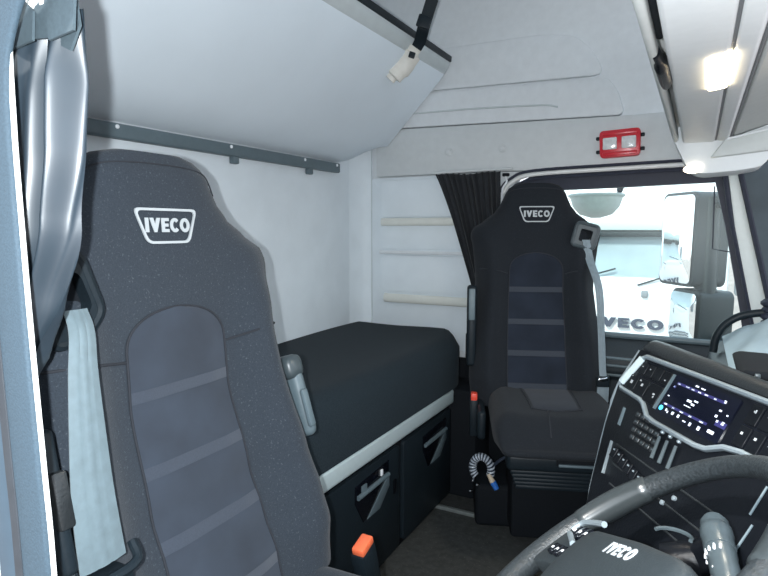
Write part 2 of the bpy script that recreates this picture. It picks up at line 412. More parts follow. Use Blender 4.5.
def backrest_bm():
    b = bm_new(); N = 40; rows = 64; rings = []
    for i in range(rows+1):
        t = i/rows; z = .46+(1.293-.46)*(1-(1-t)**1.35)
        w = half_w(z); T = lerp_tab(THK, z); xm = lerp_tab(XC, z)-T/2
        L = []
        for k in range(N+1):
            s = math.sin(PI*(k/N-.5)); L.append((xfront(s*w, z), s*w))
        for k in range(1, N):
            s = -math.sin(PI*(k/N-.5)); e = math.sqrt(max(0, 1-abs(s)**4)); L.append((xm-T/2*e, s*w))
        rings.append([b.verts.new((x, y, z)) for x, y in L])
    n = len(rings[0])
    for A, B in zip(rings, rings[1:]):
        for k in range(n): b.faces.new((A[k], A[(k+1) % n], B[(k+1) % n], B[k]))
    b.faces.new(rings[0][::-1]); b.faces.new(rings[-1])
    return b
INS_W = [(.46, .118), (.7, .116), (.9, .110), (1.02, .108)]
def ins_half(z, top=1.025, spring=.955):
    w = lerp_tab(INS_W, z)*(1 if WS > 1 else .92)
    if z > spring: w *= math.sqrt(max(0., 1-((z-spring)/(top-spring))**2.4))
    return w
def patch(z0, z1, fw, d, th, nz=40, ny=16):
    b = bm_new()
    def f(u, v):
        z = z0+(z1-z0)*u; w = fw(z); y = -w+2*w*v
        q = min(1., 6*min(v, 1-v)+.0)
        return Vector((xfront(y, z)+d*(.3+.7*q), y, z))
    grid(b, f, nz, ny)
    return b
def build_seat(root, side, fab, vel, bandm, beltm, driver):
    global WS
    WS = 1.18 if driver else .97
    bk = obj('backrest', backrest_bm(), fab, root, angle=60)
    ins = obj('centre_panel', patch(.49, 1.0249, ins_half, .004, 0, 70), vel, bk)
    b = bm_new()
    pts = []
    for i in range(41):
        z = .49+(1.0249-.49)*(1-(1-i/40)**2); pts.append((ins_half(z), z))
    path = [(xfront(y, z)+.0025, y, z) for y, z in pts]+[(xfront(-y, z)+.0025, -y, z) for y, z in pts[::-1]]
    tube(b, path, .0021, 6); obj('panel_piping', b, M['seam'], bk)
    for zc in (.884, .763, .648, .533):
        b = patch(zc-.010, zc+.010, lambda z: ins_half(z)*.985, .007, 0, 4)
        qb = obj('quilted_band', b, bandm, bk)
    for sg in (-1, 1):
        b = bm_new(); tube(b, [(xfront(sg*y*(WS if k else 1), z)+.001, sg*y*(WS if k else 1), z) for k, (y, z) in enumerate(((.108, .945), (.15, .957), (.20, .962), (.238, .955)))], .0022, 6, smooth=4)
        obj('cross_seam', b, M['seam'], bk)
    b = bm_new(); tube(b, [(xfront(y*WS, z)+.001, y*WS, z) for y, z in ((-.126, 1.225), (-.114, 1.250), (-.09, 1.266), (-.045, 1.272), (0, 1.273), (.045, 1.272), (.09, 1.266), (.114, 1.250), (.126, 1.225))], .0015, 6, smooth=4)
    obj('head_seam', b, M['seam'], bk)
    # badge
    zc = 1.165 if driver else 1.172
    out = round_poly([(-.069, .031), (.069, .031), (.046, -.030), (-.046, -.030)], .012, 5)
    inn = [(x*.925, y*.86) for x, y in out]
    S = lambda x, y, d: Vector((xfront(x, zc+y)+.002+d, x, zc+y))
    bd = bm_new()
    A = [bd.verts.new(S(x, y, .003)) for x, y in out]; B = [bd.verts.new(S(x, y, .003)) for x, y in inn]
    A0 = [bd.verts.new(S(x, y, 0)) for x, y in out]; B0 = [bd.verts.new(S(x, y, 0)) for x, y in inn]
    n = len(out)
    for P, Q in ((A, B), (A0, A), (B, B0)):
        for i in range(n): bd.faces.new((P[i], P[(i+1) % n], Q[(i+1) % n], Q[i]))
    badge = obj('badge', bd, M['badge'], root, smooth=False)
    badge['label'] = 'silver outlined trapezoid badge'
    lt = bm_new(); lettering(lt, 'IVECO', .098, .0245, lambda x, y, d: S(x, y+.002, d+.0015), .0015)
    obj('lettering', lt, M['badge'], badge, smooth=False)
    # belt guide loop on the shoulder
    gy, gz = side*(.206 if driver else .178), 1.062 if driver else 1.09
    lean = -side*.25
    gpts = [(-.034, -.042), (.034, -.042), (.040, .0), (.030, .044), (-.030, .044), (-.040, .0)] if driver else [(-.036, -.038), (.036, -.038), (.036, .038), (-.036, .038)]
    if driver: gpts = [(-.040, -.066), (.008, -.060), (.036, -.022), (.006, .058), (-.018, .074), (-.04, .06)]
    if not driver: gpts = [(x*1.12, y*1.12) for x, y in gpts]
    rot = lambda p, a: (p[0]*math.cos(a)-p[1]*math.sin(a), p[0]*math.sin(a)+p[1]*math.cos(a))
    gp = round_poly([rot(p, lean if not driver else 0.) for p in gpts], .014, 4)
    bx = xfront(side*.2, gz)+.022
    g = bm_new(); gi = [(x*.55, y*.55) for x, y in gp]
    go = [(gy+x, gz+y) for x, y in gp]; gii = [(gy+x, gz+y) for x, y in gi]
    ring(g, go, gii, bx-.035, bx+.006, axes='yz')
    gd = obj('belt_guide', g, M['black'] if driver else M['stalk'], root, angle=30)
    g = bm_new(); prism(g, gii, bx-.035, bx-.02, axes='yz'); obj('guide_slot', g, M['blackm'], gd)
    g = bm_new(); tube(g, [(bx+.001, gy+x, gz+y) for x, y in gp], .008, 8, closed=True); obj('guide_rim', g, M['black'] if driver else M['stalk'], gd)
    # webbing
    if driver:
        P = [(-.03, -.226, 1.050, .0175), (-.012, -.230, 1.02, .019), (.006, -.243, .96, .022), (.024, -.252, .841, .029), (.034, -.254, .775, .032), (.040, -.251, .712, .034)]
    else:
        P = [(bx+.004, .180, 1.075, .015), (bx+.016, .194, 1.0, .015), (.02, .212, .90, .0135), (.036, .222, .75, .0125), (.05, .228, .62, .0125), (.06, .230, .58, .0125)]
    sp = spline([p[:3] for p in P], 8); ws = spline([(p[3], 0, 0) for p in P], 8)
    bb = bm_new()
    nn = len(sp)-1
    def bf(u, v):
        i = min(nn, int(round(u*nn))); p = sp[i]; ww = ws[i].x
        return Vector((p.x+.004*math.cos((v-.5)*PI)-(.0012 if abs(v-.36) < .04 or abs(v-.64) < .04 else 0), p.y+(v*2-1)*ww, p.z+.0*(v-.5)))
    grid(bb, bf, nn, 14, thick=.002)
    o = obj('seat_belt', bb, beltm, root); o['label'] = 'grey belt webbing'
    if driver:
        a = bm_new(); tube(a, [(.030, -.292, .722), (.050, -.290, .700), (.056, -.25, .698), (.056, -.212, .704), (.036, -.204, .722)], .007, 8, smooth=4)
        rbox(a, (.030, -.25, .685), (.05, .07, .02), .006); obj('belt_anchor', a, M['black'], root)
        # tall plastic cover by the door
        a = bm_new(); rbox(a, (.005, -.296, .81), (.04, .022, .19), .009, 3, rot=Matrix.Rotation(-.22, 3, 'Y'))
        rv = obj('side_cover', a, M['black'], root)
        a = bm_new(); rbox(a, (.016, -.294, .815), (.030, .022, .075), .005, 2, rot=Matrix.Rotation(-.22, 3, 'Y')); obj('release_handle', a, M['dashtop'], rv)
        a = bm_new(); rbox(a, (.0, -.296, .60), (.05, .03, .25), .012, 3, rot=Matrix.Rotation(-.15, 3, 'Y')); obj('recliner_housing', a, M['black'], root)
    else:
        a = bm_new(); rbox(a, (.058, .230, .565), (.016, .044, .04), .004); obj('belt_tongue', a, M['black'], root)
        a = bm_new(); rbox(a, (.07, .226, .575), (.012, .034, .012), .003, rot=Matrix.Rotation(.2, 3, 'X')); obj('tongue_plate', a, M['chrome'], root)
        a = bm_new(); rbox(a, (.05, .232, .52), (.014, .042, .07), .004); obj('lower_belt', a, beltm, root)
    # folded-up armrest on the inner side
    a = bm_new(); ay = -side*.318
    if driver:
        R = Matrix.Rotation(.30, 3, 'Y')
        rbox(a, (-.062, ay, .765), (.055, .034, .15), .016, 3, rot=Matrix.Rotation(-.30, 3, 'Y'))
        ar = obj('armrest', a, M['rail'], root)
        a = bm_new(); rbox(a, (-.092, ay-.002, .845), (.066, .056, .055), .018, 3, rot=Matrix.Rotation(-.30, 3, 'Y')); obj('armrest_cap', a, M['stalk'], ar)
        a = bm_new(); rbox(a, (-.028, ay-.012, .765), (.012, .020, .085), .005, 2, rot=Matrix.Rotation(-.30, 3, 'Y')); obj('armrest_inlay', a, M['rail'], ar)
    else:
        ay = -.243
        rbox(a, (-.045, ay, .745), (.07, .036, .31), .012, 3, rot=Matrix.Rotation(-.06, 3, 'Y'))
        ar = obj('armrest', a, M['black'], root)
        a = bm_new(); rbox(a, (-.010, ay, .83), (.012, .024, .12), .004, 2, rot=Matrix.Rotation(-.06, 3, 'Y')); obj('armrest_inlay', a, M['rail'], ar)
    # cushion
    cz = .44 if driver else .515; L = .50
    CW = .268 if driver else .208; CY = 0. if driver else .030
    def cush():
        b = bm_new(); N = 36; rows = 30; rings = []
        for i in range(rows+1):
            t = i/rows; x = -.05+L*t
            w = CW-.022*max(0, (t-.75)/.25)**2
            front = max(0., (t-.80)/.20)
            top = cz+.012*math.sin(PI*t)-.065*front**2.2; bot = cz-.11+.02*front
            Ln = []
            for k in range(N):
                a = 2*PI*k/N; c, s = math.cos(a), math.sin(a)
                yy = w*math.copysign(abs(c)**.35, c); zz = math.copysign(abs(s)**.55, s)
                bl = (.028 if driver else .012)*math.exp(-((abs(yy)/w-.78)/.2)**2)*(1-front) if s > 0 else 0
                Ln.append((yy, (top+bot)/2+(top-bot)/2*zz+bl*max(0, zz)))
            rings.append([b.verts.new((x, y+CY, z)) for y, z in Ln])
        for A, B in zip(rings, rings[1:]):
            for k in range(N): b.faces.new((A[k], A[(k+1) % N], B[(k+1) % N], B[k]))
        # rounded front closing rings
        last = rings[-1]
        cx = sum((v.co for v in last), Vector())/N
        for sc, dx in ((.93, .018), (.75, .028), (.4, .033)):
            nx = [b.verts.new(Vector((v.co.x+dx, cx.y+(v.co.y-cx.y)*(.6+.4*sc if sc > .5 else sc), cx.z+(v.co.z-cx.z)*sc))) for v in rings[-1]] if False else \
                 [b.verts.new(Vector((last[k].co.x+dx, cx.y+(last[k].co.y-cx.y)*(1-(1-sc)*.35), cx.z+(last[k].co.z-cx.z)*sc))) for k in range(N)]
            for k in range(N): b.faces.new((rings[-1][k], rings[-1][(k+1) % N], nx[(k+1) % N], nx[k]))
            rings.append(nx)
        b.faces.new(rings[0][::-1]); b.faces.new(rings[-1])
        return b
    cu = obj('cushion', cush(), fab, root, angle=60)
    ctop = lambda x: cz+.012*math.sin(PI*(x+.05)/L)-.065*max(0., ((x+.05)/L-.80)/.20)**2.2
    b = bm_new()
    def cf(u, v):
        x = .0+.30*u; y = (-.115+.23*v)*(1-.12*u)*CW/.262
        bl = (.028 if driver else .012)*math.exp(-((abs(y)/CW-.78)/.2)**2)
        return Vector((x, y+CY, ctop(x)+bl+.003*min(1, 8*min(v, 1-v, 1-u))))
    grid(b, cf, 14, 14); obj('cushion_panel', b, vel, cu)
    b = bm_new(); q = CW/.262
    for sg in (-1, 1): tube(b, [(x, CY+sg*.115*q*(1-.12*x/.3), ctop(x)+(.028 if driver else .012)*math.exp(-((.115*q*(1-.12*x/.3)/CW-.78)/.2)**2)+.001) for x in (0, .1, .2, .3)], .003, 6, smooth=3)
    tube(b, [(.30, CY-.101*q, ctop(.3)+.006), (.31, CY, ctop(.31)+.002), (.30, CY+.101*q, ctop(.3)+.006)], .003, 6, smooth=4)
    tube(b, [(.31, CY-.03, ctop(.31)+.002), (.38, CY-.035, ctop(.38)+.001), (.43, CY-.036, ctop(.43)+.001)], .0025, 6, smooth=4)
    obj('cushion_seam', b, M['seam'], cu)
    # pan with handle slot, bellows, pedestal
    b = bm_new(); rbox(b, (.19, CY+.005, .388 if not driver else .30), (.46, .42 if driver else .345, .055), .015, 3); pan = obj('seat_pan', b, M['black'], root)
    b = bm_new(); rbox(b, (.424, .075, .398), (.01, .125, .022), .004); obj('handle_slot', b, M['blackm'], pan)
    b = bm_new(); rbox(b, (.43, .075, .392), (.012, .115, .009), .003); obj('adjust_handle', b, M['rail'], pan)
    b = bm_new()
    for k in range(5):
        rbox(b, (.18-.004*k, CY+.008, .351-.0165*k), (.44-.012*k, (.40 if driver else .325)-.010*k, .015), .006, 2)
    obj('suspension_bellows', b, M['black'], root)
    b = bm_new(); rbox(b, (.02, CY+.01, .14), (.24, .27, .30), .015); obj('pedestal', b, M['blackm'], root)
    b = bm_new(); rbox(b, (.06, CY-(.285 if driver else .238), .43 if not driver else .36), (.30, .03, .10), .012, 3)
    obj('side_shield', b, M['black'], root)
    # buckle
    b = bm_new()
    if driver:
        rbox(b, (.10, .345, .40), (.036, .058, .13), .008, 2, rot=Matrix.Rotation(.30, 3, 'X'))
        bu = obj('buckle', b, M['black'], root)
        b = bm_new(); rbox(b, (.102, .325, .467), (.030, .050, .020), .005, 2, rot=Matrix.Rotation(.30, 3, 'X'))
        o = obj('release_button', b, M['orange'], bu)
    else:
        rbox(b, (.07, -.232, .42), (.05, .03, .14), .008, 2); bu = obj('buckle', b, M['black'], root)
        b = bm_new(); rbox(b, (.075, -.232, .497), (.036, .024, .03), .005, 2); o = obj('release_button', b, M['red'], bu)
    o['label'] = 'red release button'

drv = empty('driver_chair', "large dark grey cloth seat at left, nearest the camera, with orange-red buckle button", 'seat', (-.72, .72, 0))
build_seat(drv, -1, M['fabric'], M['velour'], M['band'], M['belt'], True)
PHI = math.radians(-69)
pas = empty('passenger_chair', 'dark cloth seat swivelled inward in front of the side window and dark curtain', 'seat', (-.516, 2.161, .045), PHI)
build_seat(pas, 1, M['fabric_shaded'], M['velour_shaded'], M['band_shaded'], M['beltP'], False)
# plinth under passenger seat
b = bm_new(); rbox(b, (-.12, .05, .04), (.25, .54, .17), .02, 3); obj('plinth', b, M['blackm'], pas)

# ------------------------------------------------------------------ lower bunk
lk = empty('bunk_locker', 'dark lower bunk base cabinet with two doors and a pale silver top strip', 'cabinet', (-.9, 1.4, 0))
def lk_obj(n, b, m, p=None): 
    for v in b.verts: v.co -= Vector((-.9, 1.4, 0))
    return obj(n, b, m, p or lk)
b = bm_new(); prism(b, [(-1.45, .0), (-.915, .0), (-.905, .42), (-.905, .50), (-1.45, .50)], .40, 2.26, bev=.006); body = lk_obj('cabinet_body', b, M['blackm'])
b = bm_new(); rbox(b, (-.888, 1.32, .463), (.035, 1.82, .060), .010, 3); o = lk_obj('top_strip', b, M['strip']); o['label'] = 'pale silver strip along the front edge'
def locker_door(y0, y1, hy0, hy1, latch):
    b = bm_new(); prism(b, round_poly([(y0, .03), (y1, .03), (y1, .405), (y0, .405)], .02, 4), -.91, -.892, axes='yz', bev=.004); d = lk_obj('door', b, M['black'])
    # recessed pull: bright bar over a sloping pocket
    z = .335
    b = bm_new(); prism(b, [(hy0-.01, z+.035), (hy1+.012, z+.045), (hy1+.012, z-.05), (hy1-.05, z-.10), (hy0+.04, z-.10), (hy0-.01, z-.02)], -.896, -.8895, axes='yz', bev=.002); p = lk_obj('handle_pocket', b, M['gloss'], None); 
    p.parent = d
    b = bm_new(); tube(b, [(-.886, hy0, z-.003), (-.884, (hy0+hy1)/2, z), (-.886, hy1, z)], .008, 8, smooth=3); p = lk_obj('handle_bar', b, M['rail']); p.parent = d
    b = bm_new(); prism(b, [(hy1+.01, z), (hy1+.012, z-.045), (hy1-.055, z-.098), (hy0+.06, z-.098), (hy1-.06, z-.045)], -.8905, -.8875, axes='yz', bev=.001); p = lk_obj('pocket_slope', b, M['rail']); p.parent = d
    if latch:
        b = bm_new(); rbox(b, (-.887, hy1-.045, z+.022), (.006, .012, .022), .002); p = lk_obj('latch_tab', b, M['whitemark']); p.parent = d
        b = bm_new(); rbox(b, (-.887, hy0+.04, z+.014), (.006, .03, .024), .002); p = lk_obj('lock_button', b, M['rail']); p.parent = d
    return d
locker_door(1.15, 1.77, 1.47, 1.67, True)
locker_door(1.80, 2.25, 1.97, 2.18, False)
b = bm_new(); rbox(b, (-.889, 1.725, .27), (.005, .022, .05), .002); lk_obj('keyhole_plate', b, M['dash'])

def mattress():
    b = bm_new(); NX, NY = 26, 60; z0, z1 = .50, .665
    Y0, Y1 = .42, 2.474
    def outline(t):  # front edge retreats at far corner
        return t
    top = []
    def P(u, v, top_):
        x0, x1 = -1.462, -.865
        y = Y0+(Y1-Y0)*v
        if v > .88: x1 = -.865-.10*((v-.88)/.12)**1.6
        x = x0+(x1-x0)*u
        # soft rounding of the front edge
        d = min(1., (1-u)/.12); e = min(1., (1-v)/.015, v/.04)
        r = (1-(1-d)**2.4)*(1-(1-e)**2.)
        z = z1+.038-.055*(1-(1-(1-d)**2.2))-.012*(1-(1-(1-e)**2)) + .006*math.sin(9*v+2*u)*math.sin(5*u+1) if top_ else z0
        if v > 1.1: z = z
        return Vector((x, y, z))
    T = [[b.verts.new(P(i/NX, j/NY, True)) for j in range(NY+1)] for i in range(NX+1)]
    B = [[b.verts.new(P(i/NX, j/NY, False)) for j in range(NY+1)] for i in range(NX+1)]
    for i in range(NX):
        for j in range(NY):
            b.faces.new((T[i][j], T[i+1][j], T[i+1][j+1], T[i][j+1])); b.faces.new((B[i][j], B[i][j+1], B[i+1][j+1], B[i+1][j]))
    for j in range(NY):
        b.faces.new((T[0][j], T[0][j+1], B[0][j+1], B[0][j])); b.faces.new((T[NX][j+1], T[NX][j], B[NX][j], B[NX][j+1]))
    for i in range(NX):
        b.faces.new((T[i+1][0], T[i][0], B[i][0], B[i+1][0])); b.faces.new((T[i][NY], T[i+1][NY], B[i+1][NY], B[i][NY]))
    return b
mt = obj('mattress', mattress(), M['mattress'], angle=60); tag(mt, 'black fabric mattress lying on the lower bunk base below the rear wall', 'mattress')
bpy.context.view_layer.update()

# ------------------------------------------------------------------ upper bunk, rail, strap
ub = empty('upper_bunk', 'large pale grey tilted upper bunk panel above the rear wall', 'bunk', (-1.2, 1.4, 1.5))
def ub_obj(n, b, m):
    for v in b.verts: v.co -= Vector((-1.2, 1.4, 1.5))
    return obj(n, b, m, ub)
sec = [(-1.462, 1.462), (-1.40, 1.484), (-1.345, 1.517), (-1.31, 1.546), (-1.03, 1.832), (-1.02, 1.858), (-1.06, 1.905), (-1.10, 1.91), (-1.462, 1.56)]
def ub_panel():
    b = bm_new(); t = bmesh.new(); rings = []
    ys = [.40, 1.0, 1.8, 2.25, 2.33, 2.38, 2.42, 2.445, 2.455]
    for y in ys:
        k = max(0, (y-2.25)/.205)
        rings.append([t.verts.new((x, y, z+(.055*k**1.4 if i < 2 else (.03*k**1.4 if i == 2 else 0)))) for i, (x, z) in enumerate(sec)])
    n = len(sec)
    for A, B in zip(rings, rings[1:]):
        for k in range(n): t.faces.new((A[k], A[(k+1) % n], B[(k+1) % n], B[k]))
    t.faces.new(rings[0]); t.faces.new(rings[-1][::-1])
    merge(b, t); return b
ub_obj('underside_panel', ub_panel(), M['bunk'])
b = bm_new(); prism(b, [(-1.045, 1.826), (-1.022, 1.845), (-1.004, 1.872), (-1.000, 1.895), (-1.05, 1.90), (-1.075, 1.86)], .40, 2.462, bev=.004); o = ub_obj('front_lip', b, M['lip']); o['label'] = 'grey lip along the front edge'
b = bm_new(); prism(b, [(-1.010, 1.888), (-.994, 1.892), (-.992, 1.915), (-1.012, 1.918)], .40, 2.464, bev=.003); o = ub_obj('edge_seal', b, M['black']); o['label'] = 'black edge strip'

rl = empty('support_rail', 'long dark grey rail screwed to the rear wall under the upper bunk', 'rail', (-1.45, 1.3, 1.43))
def rl_obj(n, b, m):
    for v in b.verts: v.co -= Vector((-1.45, 1.3, 1.43))
    return obj(n, b, m, rl)
b = bm_new(); rbox(b, (-1.455, 1.32, 1.434), (.03, 1.86, .042), .006, 3); rl_obj('rail_bar', b, M['rail'])
for y in (1.10, 1.55, 1.98, 2.22):
    b = bm_new(); lathe(b, [(.006, 0), (.006, .003), (.003, .005)], (-1.44, y, 1.444), 12, rot=Matrix.Rotation(PI/2, 3, 'Y')); rl_obj('screw', b, M['whitemark'])
for y in (1.58, 2.03):
    b = bm_new(); rbox(b, (-1.455, y, 1.402), (.022, .03, .026), .004); rl_obj('rail_bracket', b, M['rail'])

st = empty('bunk_strap', 'black webbing strap with cream clip hanging in front of the upper bunk', 'strap', (-1.0, 2.08, 1.85))
def st_obj(n, b, m):
    for v in b.verts: v.co -= Vector((-1.0, 2.08, 1.85))
    return obj(n, b, m, st)
b = bm_new()
sp = spline([(-1.0, 2.098, 1.845), (-.972, 2.085, 1.872), (-.94, 2.05, 1.91), (-.907, 2.05, 2.0), (-.80, 2.05, 2.29)], 8)
def sf(u, v):
    p = sp[min(len(sp)-1, int(round(u*(len(sp)-1))))]; return Vector((p.x+.020*(v*2-1), p.y+.010*(v*2-1), p.z-.004*(v*2-1)))
grid(b, sf, len(sp)-1, 4, thick=.004); st_obj('webbing', b, M['black'])
RV = Matrix.Rotation(math.radians(28.4), 3, 'Z') @ Matrix.Rotation(math.radians(18), 3, 'Y')
b = bm_new(); rbox(b, (-.935, 2.040, 1.925), (.050, .014, .045), .004, rot=RV); st_obj('strap_slider', b, M['black'])
b = bm_new(); rbox(b, (-.896, 2.040, 2.03), (.052, .014, .040), .004, rot=RV); st_obj('strap_slider', b, M['black'])
b = bm_new()
tube(b, [(-1.094, 2.072, 1.742), (-1.078, 2.078, 1.760), (-1.050, 2.095, 1.795), (-1.015, 2.095, 1.833), (-.993, 2.092, 1.856)], [.020, .036, .042, .040, .026], 14, smooth=6, flat=.55, up=(.88, .47, 0))
cl = st_obj('clip_cover', b, M['clip']); cl['label'] = 'cream plastic clip cover'
b = bm_new(); rbox(b, (-.998, 2.070, 1.822), (.024, .014, .022), .003, rot=RV); st_obj('clip_button', b, M['black'])

# ------------------------------------------------------------------ side shelves
sh = empty('side_shelf_unit', 'pale moulded shelf panel with three narrow trays beside the dark curtain', 'shelf', (-1.13, 2.5, .68))
def sh_obj(n, b, m):
    for v in b.verts: v.co -= Vector((-1.13, 2.5, .68))
    return obj(n, b, m, sh)
b = bm_new(); prism(b, round_poly([(-1.41, .60), (-.80, .60), (-.80, 1.403), (-1.41, 1.403)], .01, 4), 2.485, 2.502, bev=.004); sh_obj('back_panel', b, M['wall'])
def tray(z, h, x0, m):
    b = bm_new(); x1 = -.86
    prism(b, rrect(x0+.01, 2.455, x1, 2.53, .03, 6), z-h, z-h*.55, axes='xy', bev=.004)
    pa = [(x1, 2.455, z-h/2), (x0+.04, 2.455, z-h/2), (x0+.008, 2.466, z-h/2), (x0, 2.49, z-h/2)]
    tube(b, pa, [h/2]*14+[h*.42, h*.36, h*.28, h*.2, h*.12], 14, smooth=6, flat=.45, up=(0, 0, 1))
    return sh_obj('tray', b, m)
tray(1.212, .036, -1.340, M['shelfin']); tray(1.058, .016, -1.350, M['wall2']); tray(.852, .042, -1.325, M['shelfin'])
b = bm_new()
for z0, z1 in ((1.215, 1.39), (1.065, 1.18), (.86, 1.035)):
    prism(b, rrect(-1.365, z0, -.81, z1, .04, 5), 2.478, 2.487, bev=.004)
sh_obj('recess_pads', b, M['wall'])

# ------------------------------------------------------------------ curtains
def pleat(root, name, top, bot, ztop, zbot, m, folds, amp0, amp1, mid=None, taper=1.):
    """top,bot: (x0,y0,x1,y1) ends of the curtain at top and bottom"""
    b = bm_new()
    def f(u, v):
        t = v
        k = t**taper
        x0 = top[0]+(bot[0]-top[0])*k; y0 = top[1]+(bot[1]-top[1])*k; x1 = top[2]+(bot[2]-top[2])*k; y1 = top[3]+(bot[3]-top[3])*k
        d = Vector((x1-x0, y1-y0, 0)); L = d.length; d.normalize(); nrm = Vector((-d.y, d.x, 0))
        ph = 2*PI*folds*u + .8*math.sin(3*t+2*u)
        a = amp0+(amp1-amp0)*t
        return Vector((x0+(x1-x0)*u, y0+(y1-y0)*u, ztop+(zbot-ztop)*t+.003*math.sin(9*u)+.003*math.sin(70*u))) + nrm*(a*math.sin(ph)+.35*a*math.sin(2.3*ph+1)) + d*.25*a*math.cos(ph)
    grid(b, f, 110, 36)
    return obj(name, b, m, root, angle=80)
dc = empty('driver_side_curtain', 'shiny grey satin curtain gathered at the upper left behind the door pillar', 'curtain', (0, 0, 0))
b = bm_new()
EDGE = [(.97, -.715), (1.006, -.684), (1.068, -.652), (1.159, -.613), (1.244, -.594), (1.336, -.586), (1.39, -.576)]
def dcf(u, v):
    z = 1.388-.42*v; xr = lerp_tab(EDGE, z); xl = -.745-.01*v
    ph = 2*PI*3.3*u+1.2*v+.9*math.sin(4*v+3*u); a = .019*(1-.3*v)*(.35+.65*min(1, v*6))
    return Vector((xl+(xr-xl)*u+.3*a*math.cos(ph)*(1-u), .402+a*math.sin(ph)+.3*a*math.sin(2.3*ph+5*v), z+.004*math.sin(9*u)))
grid(b, dcf, 120, 40)
obj('curtain_cloth', b, M['curtain'], dc, angle=80)
b = bm_new()
for k in range(5):
    x = -.71+.034*k; pts = [(x-.02, 1.352+.008*(k % 2)), (x+.02, 1.356), (x+.024, 1.385), (x+.002, 1.402), (x-.022, 1.388)]
    prism(b, pts, .378+.006*(k % 2), .381+.006*(k % 2))
obj('header_tape', b, M['curtaintape'], dc)
b = bm_new(); prism(b, [(-.585, 1.345), (-.568, 1.368), (-.573, 1.40), (-.60, 1.405), (-.60, 1.352)], .395, .398); obj('hook_flap', b, M['curtaintape'], dc)
b = bm_new()
tube(b, [(-.80, .39, 1.425), (-.42, .39, 1.425)], .010, 8); obj('curtain_track', b, M['sealdark'], dc)
for k in range(4):
    b = bm_new(); rbox(b, (-.640+.014*k, .388, 1.398+.003*(k % 2)), (.010, .010, .014), .003); obj('track_glider', b, M['white'], dc)
pc = empty('passenger_side_curtain', 'black pleated curtain tied back between the shelves and the far seat', 'curtain', (0, 0, 0))
pleat(pc, 'curtain_cloth', (-1.055, 2.428, -.755, 2.428), (-.80, 2.440, -.745, 2.440), 1.402, .66, M['curtainP'], 11, .010, .012, taper=.88)
b = bm_new(); tube(b, [(-1.06, 2.434, 1.410), (-.70, 2.434, 1.414)], .006, 8); obj('curtain_track', b, M['header'], pc)
b = bm_new(); tube(b, [(-.735, 2.45, 1.385), (-.728, 2.44, 1.36), (-.745, 2.44, 1.33), (-.75, 2.45, 1.28), (-.742, 2.455, 1.24)], .004, 8, smooth=5); obj('tie_back_cord', b, M['whitemark'], pc)
b = bm_new(); rbox(b, (-.735, 2.45, 1.39), (.03, .014, .014), .004); obj('track_stop', b, M['blackm'], pc)

# ------------------------------------------------------------------ little things on the header
for x, lab in ((-1.002, 'left of the two round plugs on the moulding above the curtain'), (-.756, 'right of the two round plugs, nearer the red lamp')):
    b = bm_new(); lathe(b, [(.019, 0), (.019, .004), (.015, .006), (.013, .004), (.0125, .008), (.008, .010)], (0, 0, 0), 24, rot=Matrix.Rotation(PI/2, 3, 'X'))
    o = obj('plug_cap', b, M['header'], loc=(x, 2.464, 1.502)); tag(o, 'round grey plug cap, '+lab, 'cap', 'plug caps on the header')
rlp = empty('interior_lamp', 'red rectangular lamp with two clear lenses above the side window', 'lamp', (-.285, 2.45, 1.489))
rlp.rotation_euler = (0, math.radians(-2.), 0)
b = bm_new(); prism(b, round_poly([(-.072, -.052), (.072, -.052), (.074, .052), (-.074, .052)], .016, 4), -.022, .014, bev=.005, seg=2); obj('lamp_housing', b, M['redlamp'], rlp)
b = bm_new(); rbox(b, (0, -.023, .039), (.125, .008, .014), .003); obj('lamp_rib', b, M['redlamp'], rlp)
b = bm_new(); rbox(b, (0, -.023, -.039), (.125, .008, .014), .003); obj('lamp_rib', b, M['redlamp'], rlp)
for x in (-.038, .036):
    b = bm_new(); rbox(b, (x*.92, -.022, .001), (.052, .014, .046), .005, 2)
    obj('lamp_lens', b, M['lens'], rlp)
for sx in (-1, 1):
    for z in (-.026, .026):
        b = bm_new(); rbox(b, (sx*.080, -.004, z), (.016, .016, .014), .004); obj('lamp_clip', b, M['black'], rlp)

# ------------------------------------------------------------------ overhead console
oc = empty('overhead_console', 'pale grey overhead locker with lit lamps along the windscreen top', 'console', (0, 1.4, 1.5))
def oc_obj(n, b, m, p=None):
    for v in b.verts: v.co -= Vector((0, 1.4, 1.5))
    return obj(n, b, m, p or oc)
b = bm_new(); prism(b, [(-.064, 1.456), (-.058, 1.45), (.028, 1.45), (.033, 1.456), (.033, 1.62), (.10, 1.9), (-.10, 1.9), (-.07, 1.62)], .42, 2.30, bev=.004); oc_obj('console_body', b, M['console'])
b = bm_new(); prism(b, [(.036, 1.458), (.040, 1.452), (.066, 1.452), (.074, 1.462), (.10, 1.62), (.036, 1.62)], .42, 2.42, bev=.003); oc_obj('console_strip', b, M['console'])
b = bm_new(); tube(b, [(.0345, .42, 1.457), (.0345, 2.28, 1.457)], .0035, 6); tube(b, [(.077, .42, 1.463), (.077, 2.38, 1.463)], .0035, 6); oc_obj('joint_line', b, M['groove'])
